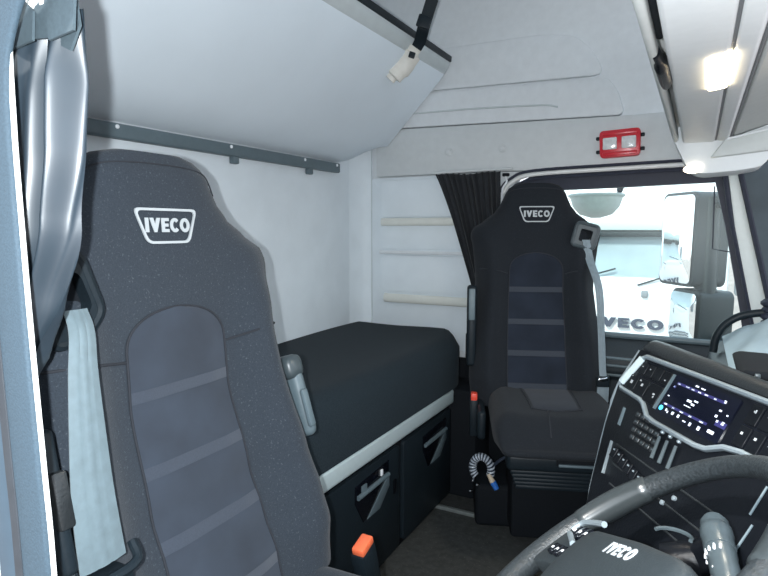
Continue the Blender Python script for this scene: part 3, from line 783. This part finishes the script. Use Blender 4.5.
# drop-down lid at the rear side of the locker
b = bm_new(); prism(b, [(-.094, 1.462), (-.088, 1.452), (-.078, 1.455), (-.076, 1.47), (-.12, 1.72), (-.16, 1.9), (-.19, 1.9), (-.125, 1.62)], .42, 2.24, bev=.004); oc_obj('locker_lid', b, M['console2'])
b = bm_new(); rbox(b, (-.076, 1.35, 1.51), (.026, 1.85, .006), .002); oc_obj('lid_gap_floor', b, M['white'])
b = bm_new(); rbox(b, (-.0715, .95, 1.475), (.012, .26, .016), .005); oc_obj('hinge_cover', b, M['blackm'])
b = bm_new(); tube(b, [(-.080, 1.13, 1.462), (-.074, 1.19, 1.454), (-.072, 1.30, 1.454), (-.072, 1.38, 1.464)], [.012, .019, .019, .012], 12, smooth=5, flat=.6); o = oc_obj('lid_latch', b, M['dash']); o['label'] = 'dark oval lid latch'
# end piece curving down to the pillar
b = bm_new(); prism(b, round_poly([(-.095, 1.47), (-.055, 1.385), (-.035, 1.358), (.0, 1.346), (.10, 1.352), (.17, 1.362), (.215, 1.43), (.30, 1.52), (.30, 1.60), (-.12, 1.60)], .02, 4), 2.26, 2.455, bev=.014, seg=3); oc_obj('end_cap', b, M['console'])
b = bm_new(); prism(b, [(.080, 1.468), (.085, 1.462), (.20, 1.50), (.42, 1.585), (.60, 1.66), (.60, 1.76), (.11, 1.66)], .42, 2.30, bev=.004); oc_obj('windscreen_header', b, M['console2'])
b = bm_new(); prism(b, [(.06, 1.452), (.20, 1.482), (.30, 1.52), (.30, 1.44), (.185, 1.41), (.02, 1.395)], 2.235, 2.275, bev=.006); oc_obj('header_end_panel', b, M['console2'])
b = bm_new(); tube(b, [(.06, 2.232, 1.452), (.20, 2.232, 1.482), (.30, 2.232, 1.52)], .004, 6, smooth=4); oc_obj('end_panel_lip', b, M['console'])
b = bm_new(); prism(b, round_poly([(.0, 1.16), (.036, 1.14), (.036, 1.40), (.002, 1.42)], .01, 3), 1.446, 1.453, axes='xy', bev=.002); o = oc_obj('reading_lamp', b, M['lampon']); o['label'] = 'lit warm white reading lamp'
b = bm_new(); lathe(b, [(.028, 0), (.028, .004), (.022, .008)], (-.030, 2.258, 1.362), 20, rot=Matrix.Diagonal((1, 1, .5)) @ Matrix.Rotation(PI/2, 3, 'X')); o = oc_obj('courtesy_lamp', b, M['lampon2']); o['label'] = 'small lit round lamp'

# ------------------------------------------------------------------ dashboard centre stack
A_ = math.radians(35.3); TH = math.radians(30)
tv = Vector((math.sin(A_), -math.cos(A_), 0)); nh = Vector((-math.cos(A_), -math.sin(A_), 0))
dv = nh*math.sin(TH)-Vector((0, 0, 1))*math.cos(TH)
nv = tv.cross(-dv)
P0 = Vector((-.1, 1.35, .904))
mw = Matrix((( tv.x, -dv.x, nv.x, P0.x), (tv.y, -dv.y, nv.y, P0.y), (tv.z, -dv.z, nv.z, P0.z), (0, 0, 0, 1)))
db = empty('dashboard', 'black dashboard stack angled to the driver with lit screen and silver trim', 'dashboard', mw=mw)
DV = lambda pts: [(s, -v) for s, v in pts]
b = bm_new()
prism(b, DV([(0, .0), (-.006, .09), (.022, .172), (.082, .291), (.128, .37), (.17, .46), (.80, .46), (.80, .0)]), -.16, 0, axes='xy', bev=.006, seg=2)
body = obj('stack_body', b, M['dash'], db)
# rounded hood over the top edge
b = bm_new(); tube(b, [(-.004, .002, -.03), (.02, .010, -.025), (.10, .009, -.025), (.4, .002, -.025), (.8, -.002, -.025)], [.020, .028, .028, .026, .025], 16, smooth=5, flat=.8); obj('top_hood', b, M['dashtop'], db)
b = bm_new(); prism(b, [(.0, -.16), (.0, -.03), (.8, -.03), (.8, -.34), (.25, -.34)], .0, .022, axes='xz', bev=0)
# top deck behind the hood
obj('deck_edge', b, M['dashtop'], db)
# silver edge down the left side
b = bm_new(); tube(b, [(-.010, -.004, -.012), (-.014, -.09, -.012), (.014, -.172, -.012), (.074, -.291, -.012), (.120, -.37, -.012)], [.006, .007, .005, .004, .003], 8, smooth=6); obj('side_edge', b, M['silver'], db)
b = bm_new(); prism(b, DV([(.078, .20), (.084, .20), (.112, .262), (.106, .264)]), 0, .003, axes='xy'); obj('lower_edge_light', b, M['silver'], db)
# silver frame around the screen band
tr = [(.80, .012), (.40, .012), (.20, .012), (.045, .013), (.030, .022), (.010, .086), (.022, .096), (.095, .099), (.112, .104), (.140, .122), (.165, .125), (.285, .125), (.310, .121), (.340, .105), (.375, .099), (.60, .099), (.80, .099)]
b = bm_new(); tube(b, [(s, -v, .003) for s, v in tr], .0066, 8, flat=.8); obj('screen_band_trim', b, M['silver'], db)
b = bm_new(); tube(b, [(.036, -.020, .005), (.014, -.084, .005)], .0085, 8); obj('corner_trim_glint', b, M['strip'], db)  # pale overlay on the frame corner, its flash glint put into the colour
b = bm_new(); prism(b, DV([(.042, .016), (.8, .016), (.8, .096), (.375, .096), (.34, .101), (.31, .118), (.285, .121), (.165, .121), (.142, .118), (.113, .1), (.097, .096), (.018, .090), (.034, .024)]), 0, .003, axes='xy'); obj('glossy_fascia', b, M['gloss'], db)
b = bm_new(); prism(b, DV([(.149, .026), (.154, .026), (.150, .102), (.145, .102)]), .003, .007, axes='xy'); obj('screen_side_bar', b, M['rail'], db)
b = bm_new(); prism(b, rrect(.155, -.106, .325, -.024, .004), .002, .005, axes='xy'); sc = obj('screen', b, M['screen'], db); sc['label'] = 'lit infotainment screen'
def quad(b, s0, v0, s1, v1, d=.0056): prism(b, [(s0, -v1), (s1, -v1), (s1, -v0), (s0, -v0)], .0045, d, axes='xy')
b = bm_new()
quad(b, .170, .0365, .296, .0415); quad(b, .163, .082, .285, .0865); quad(b, .166, .045, .171, .05)
quad(b, .300, .070, .324, .080)
obj('screen_bars', b, M['uiblue'], sc)
b = bm_new()
random.seed(3)
for s, v, w_, h_ in ((.172, .038, .008, .003), (.194, .0375, .012, .003), (.210, .038, .010, .003), (.228, .038, .010, .003), (.245, .0375, .011, .003), (.270, .038, .007, .003), (.293, .034, .006, .007),
                     (.215, .029, .010, .004), (.230, .030, .013, .003), (.165, .046, .004, .003), (.163, .066, .005, .003), (.166, .082, .010, .004), (.190, .083, .008, .004), (.212, .083, .012, .004), (.238, .083, .009, .004), (.266, .083, .012, .004),
                     (.214, .058, .014, .006), (.228, .062, .010, .005), (.231, .055, .012, .004), (.212, .070, .022, .002),
                     (.293, .052, .007, .004), (.291, .062, .006, .006), (.299, .069, .006, .006), (.311, .068, .008, .008), (.292, .089, .018, .008), (.313, .055, .004, .004),
                     (.178, .090, .004, .007), (.196, .090, .007, .008), (.213, .090, .006, .008), (.230, .096, .010, .003), (.248, .093, .006, .009), (.270, .092, .007, .010), (.184, .093, .003, .006)):
    quad(b, s+w_*.1, v+h_*.15, s+w_*.9, v+h_*.85)
obj('screen_icons', b, M['uiwhite'], sc)
b = bm_new(); lathe(b, [(.005, .0045), (.005, .006)], (.164, -.094, 0), 14); obj('status_light', b, M['uicyan'], sc)
# switches left of the screen and right of it
def button(s0, v0, s1, v1, icon=None):
    b = bm_new(); prism(b, rrect(s0, -v1, s1, -v0, .002, 2), .002, .0055, axes='xy', bev=.001, seg=1); o = obj('switch', b, M['dash'], db)
    if icon:
        b = bm_new()
        for s, v, w_, h_ in icon: quad(b, s0+s, v0+v, s0+s+w_*.7, v0+v+h_*.7, .0062)
        obj('switch_symbol', b, M['badge'], o)
button(.044, .026, .066, .052, [(.006, .008, .004, .003)]); button(.069, .026, .091, .052, [(.008, .008, .004, .003)]); button(.094, .026, .118, .052); button(.121, .026, .145, .052, [(.012, .017, .004, .003)])
button(.030, .058, .060, .090, [(.006, .002, .003, .003), (.010, .012, .010, .010)]); button(.063, .058, .098, .094, [(.004, .004, .006, .004), (.014, .010, .008, .008)]); button(.101, .058, .142, .098, [(.022, .018, .009, .005), (.026, .023, .004, .006)])
for k in range(4):
    button(.348+.028*k, .022, .372+.028*k, .056, [(.010, .010, .006, .004), (.012, .008, .003, .008)])
    button(.348+.028*k, .060, .372+.028*k, .094, [(.008, .010, .006, .006)])
# keypad, sliders, lower rows
for r in range(4):
    for c in range(5):
        s = .108+.017*c+.006*r; v = .122+.0145*r
        b = bm_new(); prism(b, rrect(s, -v-.010, s+.013, -v, .002, 2), .0, .005, axes='xy', bev=.001, seg=1); o = obj('keypad_key', b, M['dashtop'], db)
        b = bm_new(); quad(b, s+.005, v+.003, s+.009, v+.006, .0058); obj('key_symbol', b, M['stalk'], o)
b = bm_new(); prism(b, DV([(.060, .128), (.065, .128), (.078, .165), (.072, .165)]), 0, .004, axes='xy'); obj('slot_line', b, M['rail'], db)
for s0 in (.200, .223, .248):
    b = bm_new(); tube(b, [(s0, -.142, .004), (s0+.010, -.184, .004)], [.003, .0038], 8); o = obj('slide_lever', b, M['stalk'], db)
    b = bm_new(); lathe(b, [(.003, 0), (.0035, .004), (.002, .006)], (s0-.001, -.133, 0), 12); obj('lever_lamp', b, M['silver'], o)
b = bm_new()
for k in range(3):
    tube(b, [(.10+.02*k, -.20-.035*k, .0), (.40+.02*k, -.20-.035*k, .0)], .002, 6)
obj('panel_joint', b, M['dashtop'], db)
for k in range(7):
    s = .100+.020*k; v = .205+.003*k
    b = bm_new(); prism(b, rrect(s, -v-.022, s+.017, -v, .002, 2), 0, .005, axes='xy', bev=.001, seg=1); o = obj('rocker_switch', b, M['dash'], db)
    b = bm_new(); quad(b, s+.005, v+.004, s+.010, v+.007, .0058); obj('rocker_symbol', b, M['silver'], o)
for s, v in ((.285, .236), (.303, .218)):
    b = bm_new(); lathe(b, [(.0042, 0), (.0042, .004), (.002, .005)], (s, -v, 0), 12); obj('indicator_cap', b, M['silver'], db)
for p in ((.452, .182, .449, .232), (.441, .125, .440, .172)):
    b = bm_new(); tube(b, [(p[0], -p[1], .002), (p[2], -p[3], .002)], .0018, 6); obj('bezel_edge', b, M['rail'], db)
# rest of the dash toward the windscreen and the passenger door
inv = mw.inverted()
def world_part(n, b, m, par=db):
    for v in b.verts: v.co = inv @ v.co
    return obj(n, b, m, par)
b = bm_new(); prism(b, [(.03, .0), (.03, .55), (.05, .72), (.10, .775), (.30, .80), (.60, .80), (.60, 0)], 1.30, 2.38, bev=.015, seg=3); world_part('passenger_dash', b, M['doordark'])
b = bm_new(); prism(b, [(.18, .0), (.18, .60), (.26, .82), (.60, .82), (.60, 0)], .42, 1.32, bev=.015); world_part('driver_dash', b, M['dash'])
b = bm_new(); prism(b, [(-.17, 0), (-.10, .45), (.05, .55), (.30, .60), (.30, 0)], .98, 1.26, bev=.015); world_part('stack_base', b, M['blackm'])
# pale moulded cowl by the pillar
b = bm_new()
def cw(u, v):
    x = .085+.40*u; y = 1.62+.62*v
    z = .80+.115*math.sin(min(1, u/.38)*PI/2)*math.sin(PI*(.12+.76*v))+.012*math.sin(14*u)*math.sin(9*v)
    return Vector((x, y, z))
grid(b, cw, 30, 20, thick=.012); o = world_part('windscreen_cowl', b, M['cowl']); o['label'] = 'pale blue-grey cowl beside the windscreen pillar'

# black case on the dash top
cs = empty('storage_case', 'black case with yellow cloth tucked under it on the dashboard top, far right', 'case', (.145, 1.38, .842))
b = bm_new(); prism(b, [(-.06, .028), (.16, .020), (.16, .050), (-.055, .052), (-.07, .044)], -.10, .10, bev=.006); obj('case_body', b, M['blackm'], cs)
b = bm_new(); rbox(b, (.05, -.095, .020), (.14, .05, .022), .008, 3); o = obj('cloth', b, M['yellow'], cs); o['label'] = 'yellow cloth'
b = bm_new(); rbox(b, (-.035, -.104, .04), (.01, .006, .014), .002); obj('case_clasp', b, M['stalk'], cs)

# grab handle
gh = empty('grab_handle', 'black curved grab handle standing on the dash by the windscreen pillar', 'handle', (.08, 2.2, .78))
def gh_obj(n, b, m):
    for v in b.verts: v.co -= Vector((.08, 2.2, .78))
    return obj(n, b, m, gh)
b = bm_new(); tube(b, [(.060, 2.2, .752), (.066, 2.2, .80), (.085, 2.2, .84), (.115, 2.2, .868), (.15, 2.2, .884), (.20, 2.2, .894), (.26, 2.2, .90)], .0125, 12, smooth=6); gh_obj('handle_bar', b, M['black'])
b = bm_new()
for k in range(6): lathe(b, [(.022, -.012), (.031, -.004), (.031, .004), (.022, .012)], (.215+.004*(k % 2), 2.2, .925-.021*k), 14)
gh_obj('handle_mount', b, M['navy'])

# ------------------------------------------------------------------ steering column, wheel, stalk
TAU = .657; ROLL = math.radians(38)
T_ = Vector((math.cos(TAU), 0, math.sin(TAU))); Yv = Vector((0, 1, 0)); N_ = Vector((-math.sin(TAU), 0, math.cos(TAU)))
e2 = T_*math.cos(ROLL)+Yv*math.sin(ROLL); e1 = T_*math.sin(ROLL)-Yv*math.cos(ROLL)
C_ = Vector((-.072, .72, .747))
mwW = Matrix(((e1.x, e2.x, N_.x, C_.x), (e1.y, e2.y, N_.y, C_.y), (e1.z, e2.z, N_.z, C_.z), (0, 0, 0, 1)))
sw = empty('steering_wheel', 'black leather steering wheel with button spokes in the lower right corner', 'steering wheel', mw=mwW)
b = bm_new(); pts = []; rr = []
for k in range(120):
    a = 2*PI*k/120; deg = math.degrees(a) % 360
    g = sum(math.exp(-(((deg-c+180) % 360-180)/9)**2) for c in (150, 30))
    pts.append((.225*math.cos(a), .225*math.sin(a), 0)); rr.append(.0165+.0035*g+.002*math.cos(a*2))
tube(b, pts, rr, 16, closed=True); obj('rim', b, M['wheel'], sw)
for sg in (1, -1):
    c = 90+sg*60
    ang = [math.radians(c+d) for d in range(-17, 18, 2)]
    b = bm_new(); tube(b, [(.223*math.cos(a), .223*math.sin(a), .0015) for a in ang], [.012]+[.0188+.002*math.sin(PI*i/15) for i in range(16)]+[.012], 14); obj('thumb_grip', b, M['wheelsm'], sw)
b = bm_new()
hub = round_poly([(-.090, .034), (.05, .036), (.165, .028), (.17, -.02), (.12, -.08), (.055, -.115), (-.045, -.115), (-.085, -.06), (-.102, .0)], .025, 5)
t = bmesh.new(); rings = []
for sc, z in ((.92, -.045), (1., -.03), (1., .006), (.985, .016), (.94, .022), (.85, .025), (.6, .027), (.3, .028)):
    rings.append([t.verts.new((x*sc, y*sc, z)) for x, y in hub])
n = len(hub)
for A, B in zip(rings, rings[1:]):
    for k in range(n): t.faces.new((A[k], A[(k+1) % n], B[(k+1) % n], B[k]))
t.faces.new(rings[0][::-1]); t.faces.new(rings[-1]); merge(b, t); obj('hub_pad', b, M['hub'], sw, angle=60)
lt = bm_new(); lettering(lt, 'IVECO', .068, .019, lambda x, y, d: Vector((x+.044, y+.008, .0268+d)), .0015); o = obj('emblem', lt, M['badge'], sw, smooth=False); o['label'] = 'silver raised emblem letters'
for sg in (-1, 1):
    n_obj = len(sw.children_recursive)
    b = bm_new(); prism(b, round_poly([(sg*.10, .035), (sg*.165, .045), (sg*.215, .050), (sg*.222, .0), (sg*.205, -.045), (sg*.15, -.035), (sg*.10, -.04)], .012, 3), -.016, .006, axes='xy', bev=.005); sp_ = obj('spoke', b, M['hub'], sw)
    b = bm_new(); tube(b, [(sg*.098, .052, .016), (sg*.135, .052, .014), (sg*.172, .048, .012), (sg*.180, .030, .011)], .0045, 8, smooth=5); tube(b, [(sg*.175, .022, .011), (sg*.12, .004, .014)], .0045, 8); obj('spoke_trim', b, M['silver'], sp_)
    for k in range(3):
        b = bm_new(); prism(b, rrect(sg*(.128+.021*k)-.009, .018, sg*(.128+.021*k)+.009, .042, .004, 3), .004, .012, axes='xy', bev=.001); p = obj('wheel_button', b, M['gloss'], sw)
        b = bm_new(); rbox(b, (sg*(.128+.021*k), .030, .0125), (.006, .005, .001), .0003); obj('button_symbol', b, M['whitemark'], p)
        b = bm_new(); prism(b, rrect(sg*(.130+.020*k)-.0085, -.022, sg*(.130+.020*k)+.0085, -.002, .004, 3), .004, .012, axes='xy', bev=.001); p = obj('wheel_button', b, M['gloss'], sw)
        b = bm_new(); rbox(b, (sg*(.130+.020*k), -.012, .0125), (.006, .004, .001), .0003); obj('button_symbol', b, M['whitemark'], p)
    if sg == 1:
        for o in [c for c in COL.objects if c.type == 'MESH' and c.name.split('.')[0] in ('spoke', 'spoke_trim', 'wheel_button', 'button_symbol') and c.data.vertices[0].co.x > 0]:
            for v in o.data.vertices: v.co.y -= .045; v.co.z -= .012
b = bm_new(); prism(b, round_poly([(-.03, -.10), (.03, -.10), (.045, -.215), (-.045, -.215)], .01, 3), -.016, .004, axes='xy', bev=.004); obj('lower_spoke', b, M['hub'], sw)

scn = empty('steering_column', 'dark steering column shroud with ignition barrel behind the steering wheel', 'column', C_)
scn.rotation_euler = (0, 0, 0)
b = bm_new(); tube(b, [-N_*.050, -N_*.09, -N_*.16, -N_*.30], [.055, .07, .07, .05], 18, up=(0, 1, 0)); obj('shroud', b, M['dash'], scn)
b = bm_new(); Q = Vector((.082, .140, -.040)); tube(b, [Q-Vector((.03, 0, .01)), Q, Q+Vector((.02, .03, .005))], [.026, .028, .02], 14); obj('ignition_barrel', b, M['dash'], scn)
b = bm_new(); tube(b, [Q+Vector((-.022+.024*math.cos(a), .010+.018*math.sin(a), .028)) for a in [k*PI/8 for k in range(-1, 8)]], .003, 6); obj('barrel_ring', b, M['stalk'], scn)

sk = empty('control_stalk', 'grey control stalk with white markings right of the wheel pad', 'stalk', (.052, .755, .736))
sk.scale = (.88, .95, .88)
b = bm_new(); tube(b, [(.004, -.08, -.016), (0, 0, 0), (-.006, .045, .011), (-.010, .070, .018)], [.016, .0175, .0195, .0205], 18, smooth=5); shaft = obj('shaft', b, M['stalk'], sk)
b = bm_new(); tube(b, [(-.010, .070, .018), (-.013, .092, .0245), (-.016, .112, .0305), (-.0175, .126, .034), (-.018, .132, .036)], [.0215, .0225, .020, .0155, .008], 18, smooth=5); obj('end_knob', b, M['stalk'], sk)
b = bm_new()
for k in range(7):
    a = math.radians(100+22*k); ax = Vector((-.0075, .058, .014))
    rad = Vector((math.cos(a), -.26*math.sin(a), math.sin(a)))*.0212
    rbox(b, ax+rad, (.0034, .009+.004*(k % 2), .0034), .0008)
for k in range(3):
    a = math.radians(150+14*(k % 2)); rbox(b, Vector((-.003, .030-.02*k, .006-.004*k))+Vector((math.cos(a), 0, math.sin(a)))*.0185, (.004, .009, .004), .0008)
obj('stalk_marking', b, M['whitemark'], sk)

# ------------------------------------------------------------------ coiled air line by the far seat
ch = empty('coiled_air_line', 'small coiled air line with blue nozzle beside the far seat base', 'hose', (-.678, 2.03, .262))
for m_, ph, nm in ((M['hosew'], 0, 'pale_coil'), (M['hosed'], PI, 'dark_coil')):
    b = bm_new(); pts = []
    for k in range(260):
        t = k/259; A = -.6+4.6*t; c = Vector((.036*math.cos(A), 0, .045*math.sin(A))); a = t*2*PI*17+ph
        rad = Vector((math.cos(A), 0, math.sin(A)))
        pts.append(c+rad*.012*math.cos(a)+Vector((0, 1, 0))*.012*math.sin(a))
    tube(b, pts, .0032, 6); obj(nm, b, m_, ch)
b = bm_new(); tube(b, [(.030, -.01, -.012), (.048, -.014, -.040)], [.008, .011], 10); obj('fitting', b, M['beige'], ch)
b = bm_new(); tube(b, [(.048, -.014, -.038), (.064, -.016, -.062)], [.013, .010], 10); obj('nozzle', b, M['blue'], ch)
for p in ((-.03, -.01, -.05), (-.012, -.012, -.062), (-.04, -.01, -.092)):
    b = bm_new(); lathe(b, [(.005, -.004), (.008, 0), (.005, .004)], p, 10); obj('metal_end', b, M['chrome'], ch)
b = bm_new(); tube(b, [(.03, .02, .0), (.05, .05, .02), (.09, .06, .05)], .006, 8, smooth=4); obj('hose_tail', b, M['hosed'], ch)

# ------------------------------------------------------------------ outside: mirrors, truck, yard
n1 = Vector((-.78, -.62, 0)).normalized(); ux = Vector((-n1.y, n1.x, 0))*-1  # along glass, toward +x
n1 = Vector((-.81, -.585, .022)).normalized(); ux = Vector((.585, -.81, 0)).normalized(); uz = ux.cross(-n1)
rotM = Matrix(((ux.x, -n1.x, uz.x), (ux.y, -n1.y, uz.y), (ux.z, -n1.z, uz.z)))
def mirror_head(root, c, w, h, d, glassn):
    Rm = rotM
    b = bm_new(); prism(b, rrect(-w/2, -h/2, w/2, h/2, .035, 5), 0, d, bev=.02, seg=3)
    bmesh.ops.transform(b, matrix=Matrix.Translation(Vector(c)) @ Rm.to_4x4(), verts=b.verts)
    hsg = obj('mirror_housing', b, M['mirrorh'], root)
    b = bm_new(); t = bmesh.new(); out = rrect(-w/2+.014, -h/2+.014, w/2-.014, h/2-.014, .028, 6)
    sag = lambda x, z: -.018+(x*x+z*z)/(2*1.6)
    lv = [[t.verts.new((x*k/8, sag(x*k/8, z*k/8), z*k/8)) for x, z in out] for k in range(1, 9)]; c0 = t.verts.new((0, sag(0, 0), 0)); n = len(out)
    for A, B in zip(lv, lv[1:]):
        for k in range(n): t.faces.new((A[k], A[(k+1) % n], B[(k+1) % n], B[k]))
    for k in range(n): t.faces.new((c0, lv[0][k], lv[0][(k+1) % n]))
    merge(b, t)
    bmesh.ops.transform(b, matrix=Matrix.Translation(Vector(c)) @ Rm.to_4x4(), verts=b.verts)
    g = obj(glassn, b, M['mirror'], hsg); return hsg
dm = empty('door_mirror', 'large dark mirror assembly with two mirror glasses outside the side window', 'mirror', (0, 0, 0))
mirror_head(dm, (-.085, 2.96, 1.115), .25, .42, .16, 'main_glass')
mirror_head(dm, (-.040, 2.94, .765), .21, .25, .16, 'wide_angle_glass')
b = bm_new(); tube(b, [(.06, 2.92, 1.27), (.14, 2.75, 1.25), (.20, 2.60, 1.23)], .018, 10, smooth=4); tube(b, [(.07, 2.92, .68), (.15, 2.76, .68), (.22, 2.60, .68)], .018, 10, smooth=4); obj('mirror_arm', b, M['mirrorh'], dm)
b = bm_new(); tube(b, [(.035, 2.93, .62), (.035, 2.93, 1.30)], .045, 12); obj('mirror_post', b, M['mirrorh'], dm)
km = empty('kerb_mirror', 'pale bowl-shaped kerb mirror above the side window outside', 'mirror', (-.415, 2.78, 1.31))
b = bm_new(); lathe(b, [(.02, -.10), (.07, -.085), (.10, -.05), (.113, -.01), (.115, .008)], (0, 0, 0), 28); obj('mirror_bowl', b, M['kerbh'], km)
b = bm_new(); tube(b, [(.115*math.cos(a), .115*math.sin(a), .0) for a in [k*2*PI/32 for k in range(32)]], .008, 8, closed=True); obj('bowl_rim', b, M['pillar'], km)
b = bm_new(); tube(b, [(.10, -.02, .02), (.12, -.12, .05), (.13, -.21, .09)], .014, 8, smooth=4); obj('mirror_bracket', b, M['navy'], km)

b = bm_new(); rbox(b, (0, 15, -1.33), (90, 90, .06), .0); struct('ground_yard', b, M['ground'], smooth=False)
tk = empty('parked_truck', 'white parked truck facing the camera beyond the side window', 'truck', (-.84, 9.0, -1.36))
b = bm_new()
prism(b, [(-.02, .55), (.0, 1.60), (.02, 1.75), (.16, 2.48), (.26, 2.62), (.40, 3.2), (.9, 3.6), (2.3, 3.6), (2.3, .55)], -1.22, 1.22, axes='yz', bev=.06, seg=3); obj('cab_body', b, M['paint'], tk)
b = bm_new(); t = bmesh.new()
vs = [t.verts.new(p) for p in ((-1.12, .015, 1.71), (1.12, .015, 1.71), (1.06, .135, 2.42), (-1.06, .135, 2.42))]; t.faces.new(vs); bmesh.ops.solidify(t, geom=t.faces[:], thickness=.03); merge(b, t); obj('windscreen', b, M['windscreen'], tk, smooth=False)
b = bm_new(); rbox(b, (0, .06, 2.455), (2.24, .12, .09), .02); obj('screen_top_band', b, M['tband'], tk)
b = bm_new(); rbox(b, (0, .05, 2.575), (2.26, .16, .15), .03); obj('sun_visor', b, M['visor'], tk)
b = bm_new(); lettering(b, 'IVECO', .94, .14, lambda x, y, d: Vector((x, -.03-d, 1.17+y)), .03); o = obj('lettering', b, M['tletter'], tk, smooth=False)
b = bm_new()
for k in range(4): rbox(b, (0, -.03, .93-.10*k), (1.9, .05, .06), .01)
obj('grille', b, M['tgrille'], tk)
for s in (-1, 1):
    b = bm_new(); rbox(b, (s*.95, -.03, .62), (.42, .08, .22), .04); obj('headlamp', b, M['lens'], tk)
    b = bm_new(); lathe(b, [(.30, -.15), (.50, -.15), (.52, -.10), (.52, .10), (.50, .15), (.30, .15)], (s*1.05, 1.3, .52), 28, rot=Matrix.Rotation(PI/2, 3, 'Y')); obj('wheel', b, M['tyre'], tk)
    b = bm_new(); rbox(b, (s*1.40, .05, 2.0), (.22, .16, .75), .05); obj('door_mirror', b, M['tgrille'], tk)
b = bm_new(); tube(b, [(-.9, .0, 1.72), (-.2, -.01, 1.95)], .012, 6); tube(b, [(.1, .0, 1.72), (.7, -.01, 1.95)], .012, 6); obj('wiper', b, M['tband'], tk)
b = bm_new(); rbox(b, (0, .0, .42), (2.44, .2, .34), .05); obj('bumper', b, M['tgrille'], tk)
b = bm_new(); rbox(b, (.2, -.03, 1.60), (.09, .03, .10), .02); obj('bonnet_badge', b, M['tgrille'], tk)
b = bm_new(); rbox(b, (0, 1.15, .55), (1.7, 1.9, .4), .05); obj('chassis', b, M['tyre'], tk)

# a second white truck further back in the yard, seen in the door mirror
tk2 = tk.copy(); COL.objects.link(tk2); tk2.location = (-5.4, 5.3, -1.36); tk2.rotation_euler = (0, 0, math.radians(62))
tk2['label'] = 'white truck with dark wheels reflected in the tall door mirror glass'
tk['group'] = tk2['group'] = 'white trucks parked in the yard'
for c in list(tk.children):
    d = c.copy(); COL.objects.link(d); d.parent = tk2
# ------------------------------------------------------------------ light
wd = bpy.data.worlds.new('world'); scene.world = wd; wd.use_nodes = True; nt = wd.node_tree
bg = nt.nodes['Background']
tc = nt.nodes.new('ShaderNodeTexCoord'); sx = nt.nodes.new('ShaderNodeSeparateXYZ'); nt.links.new(tc.outputs['Generated'], sx.inputs[0])
cr = nt.nodes.new('ShaderNodeValToRGB'); nt.links.new(sx.outputs['Z'], cr.inputs['Fac'])
cr.color_ramp.elements[0].color = (.86, .92, .97, 1); cr.color_ramp.elements[1].color = (.62, .78, 1.0, 1)
nt.links.new(cr.outputs['Color'], bg.inputs['Color']); bg.inputs['Strength'].default_value = 1.2
sd = bpy.data.lights.new('sun', 'SUN'); sd.energy = 2.6; sd.angle = math.radians(3); so = bpy.data.objects.new('sun', sd); COL.objects.link(so)
so.rotation_euler = Vector((.35, .9, -1.0)).to_track_quat('-Z', 'Y').to_euler(); sd.color = (1, .97, .92)
# camera flash, a hand's breadth left of the lens
fl = bpy.data.lights.new('flash', 'POINT'); fl.energy = 44; fl.shadow_soft_size = .008; fl.color = (.90, .96, 1.)
fo = bpy.data.objects.new('flash', fl); COL.objects.link(fo)
fo.location = (-.040, -.020, 1.165); fo.rotation_euler = co.rotation_euler
# the lit reading lamp
rp = bpy.data.lights.new('reading_lamp_light', 'AREA'); rp.energy = 2.; rp.size = .06; rp.color = (1, .93, .8)
ro = bpy.data.objects.new('reading_lamp_light', rp); COL.objects.link(ro); ro.location = (.02, 1.28, 1.44)
scene.view_settings.view_transform = 'Standard'; scene.view_settings.look = 'None'; scene.view_settings.exposure = .82
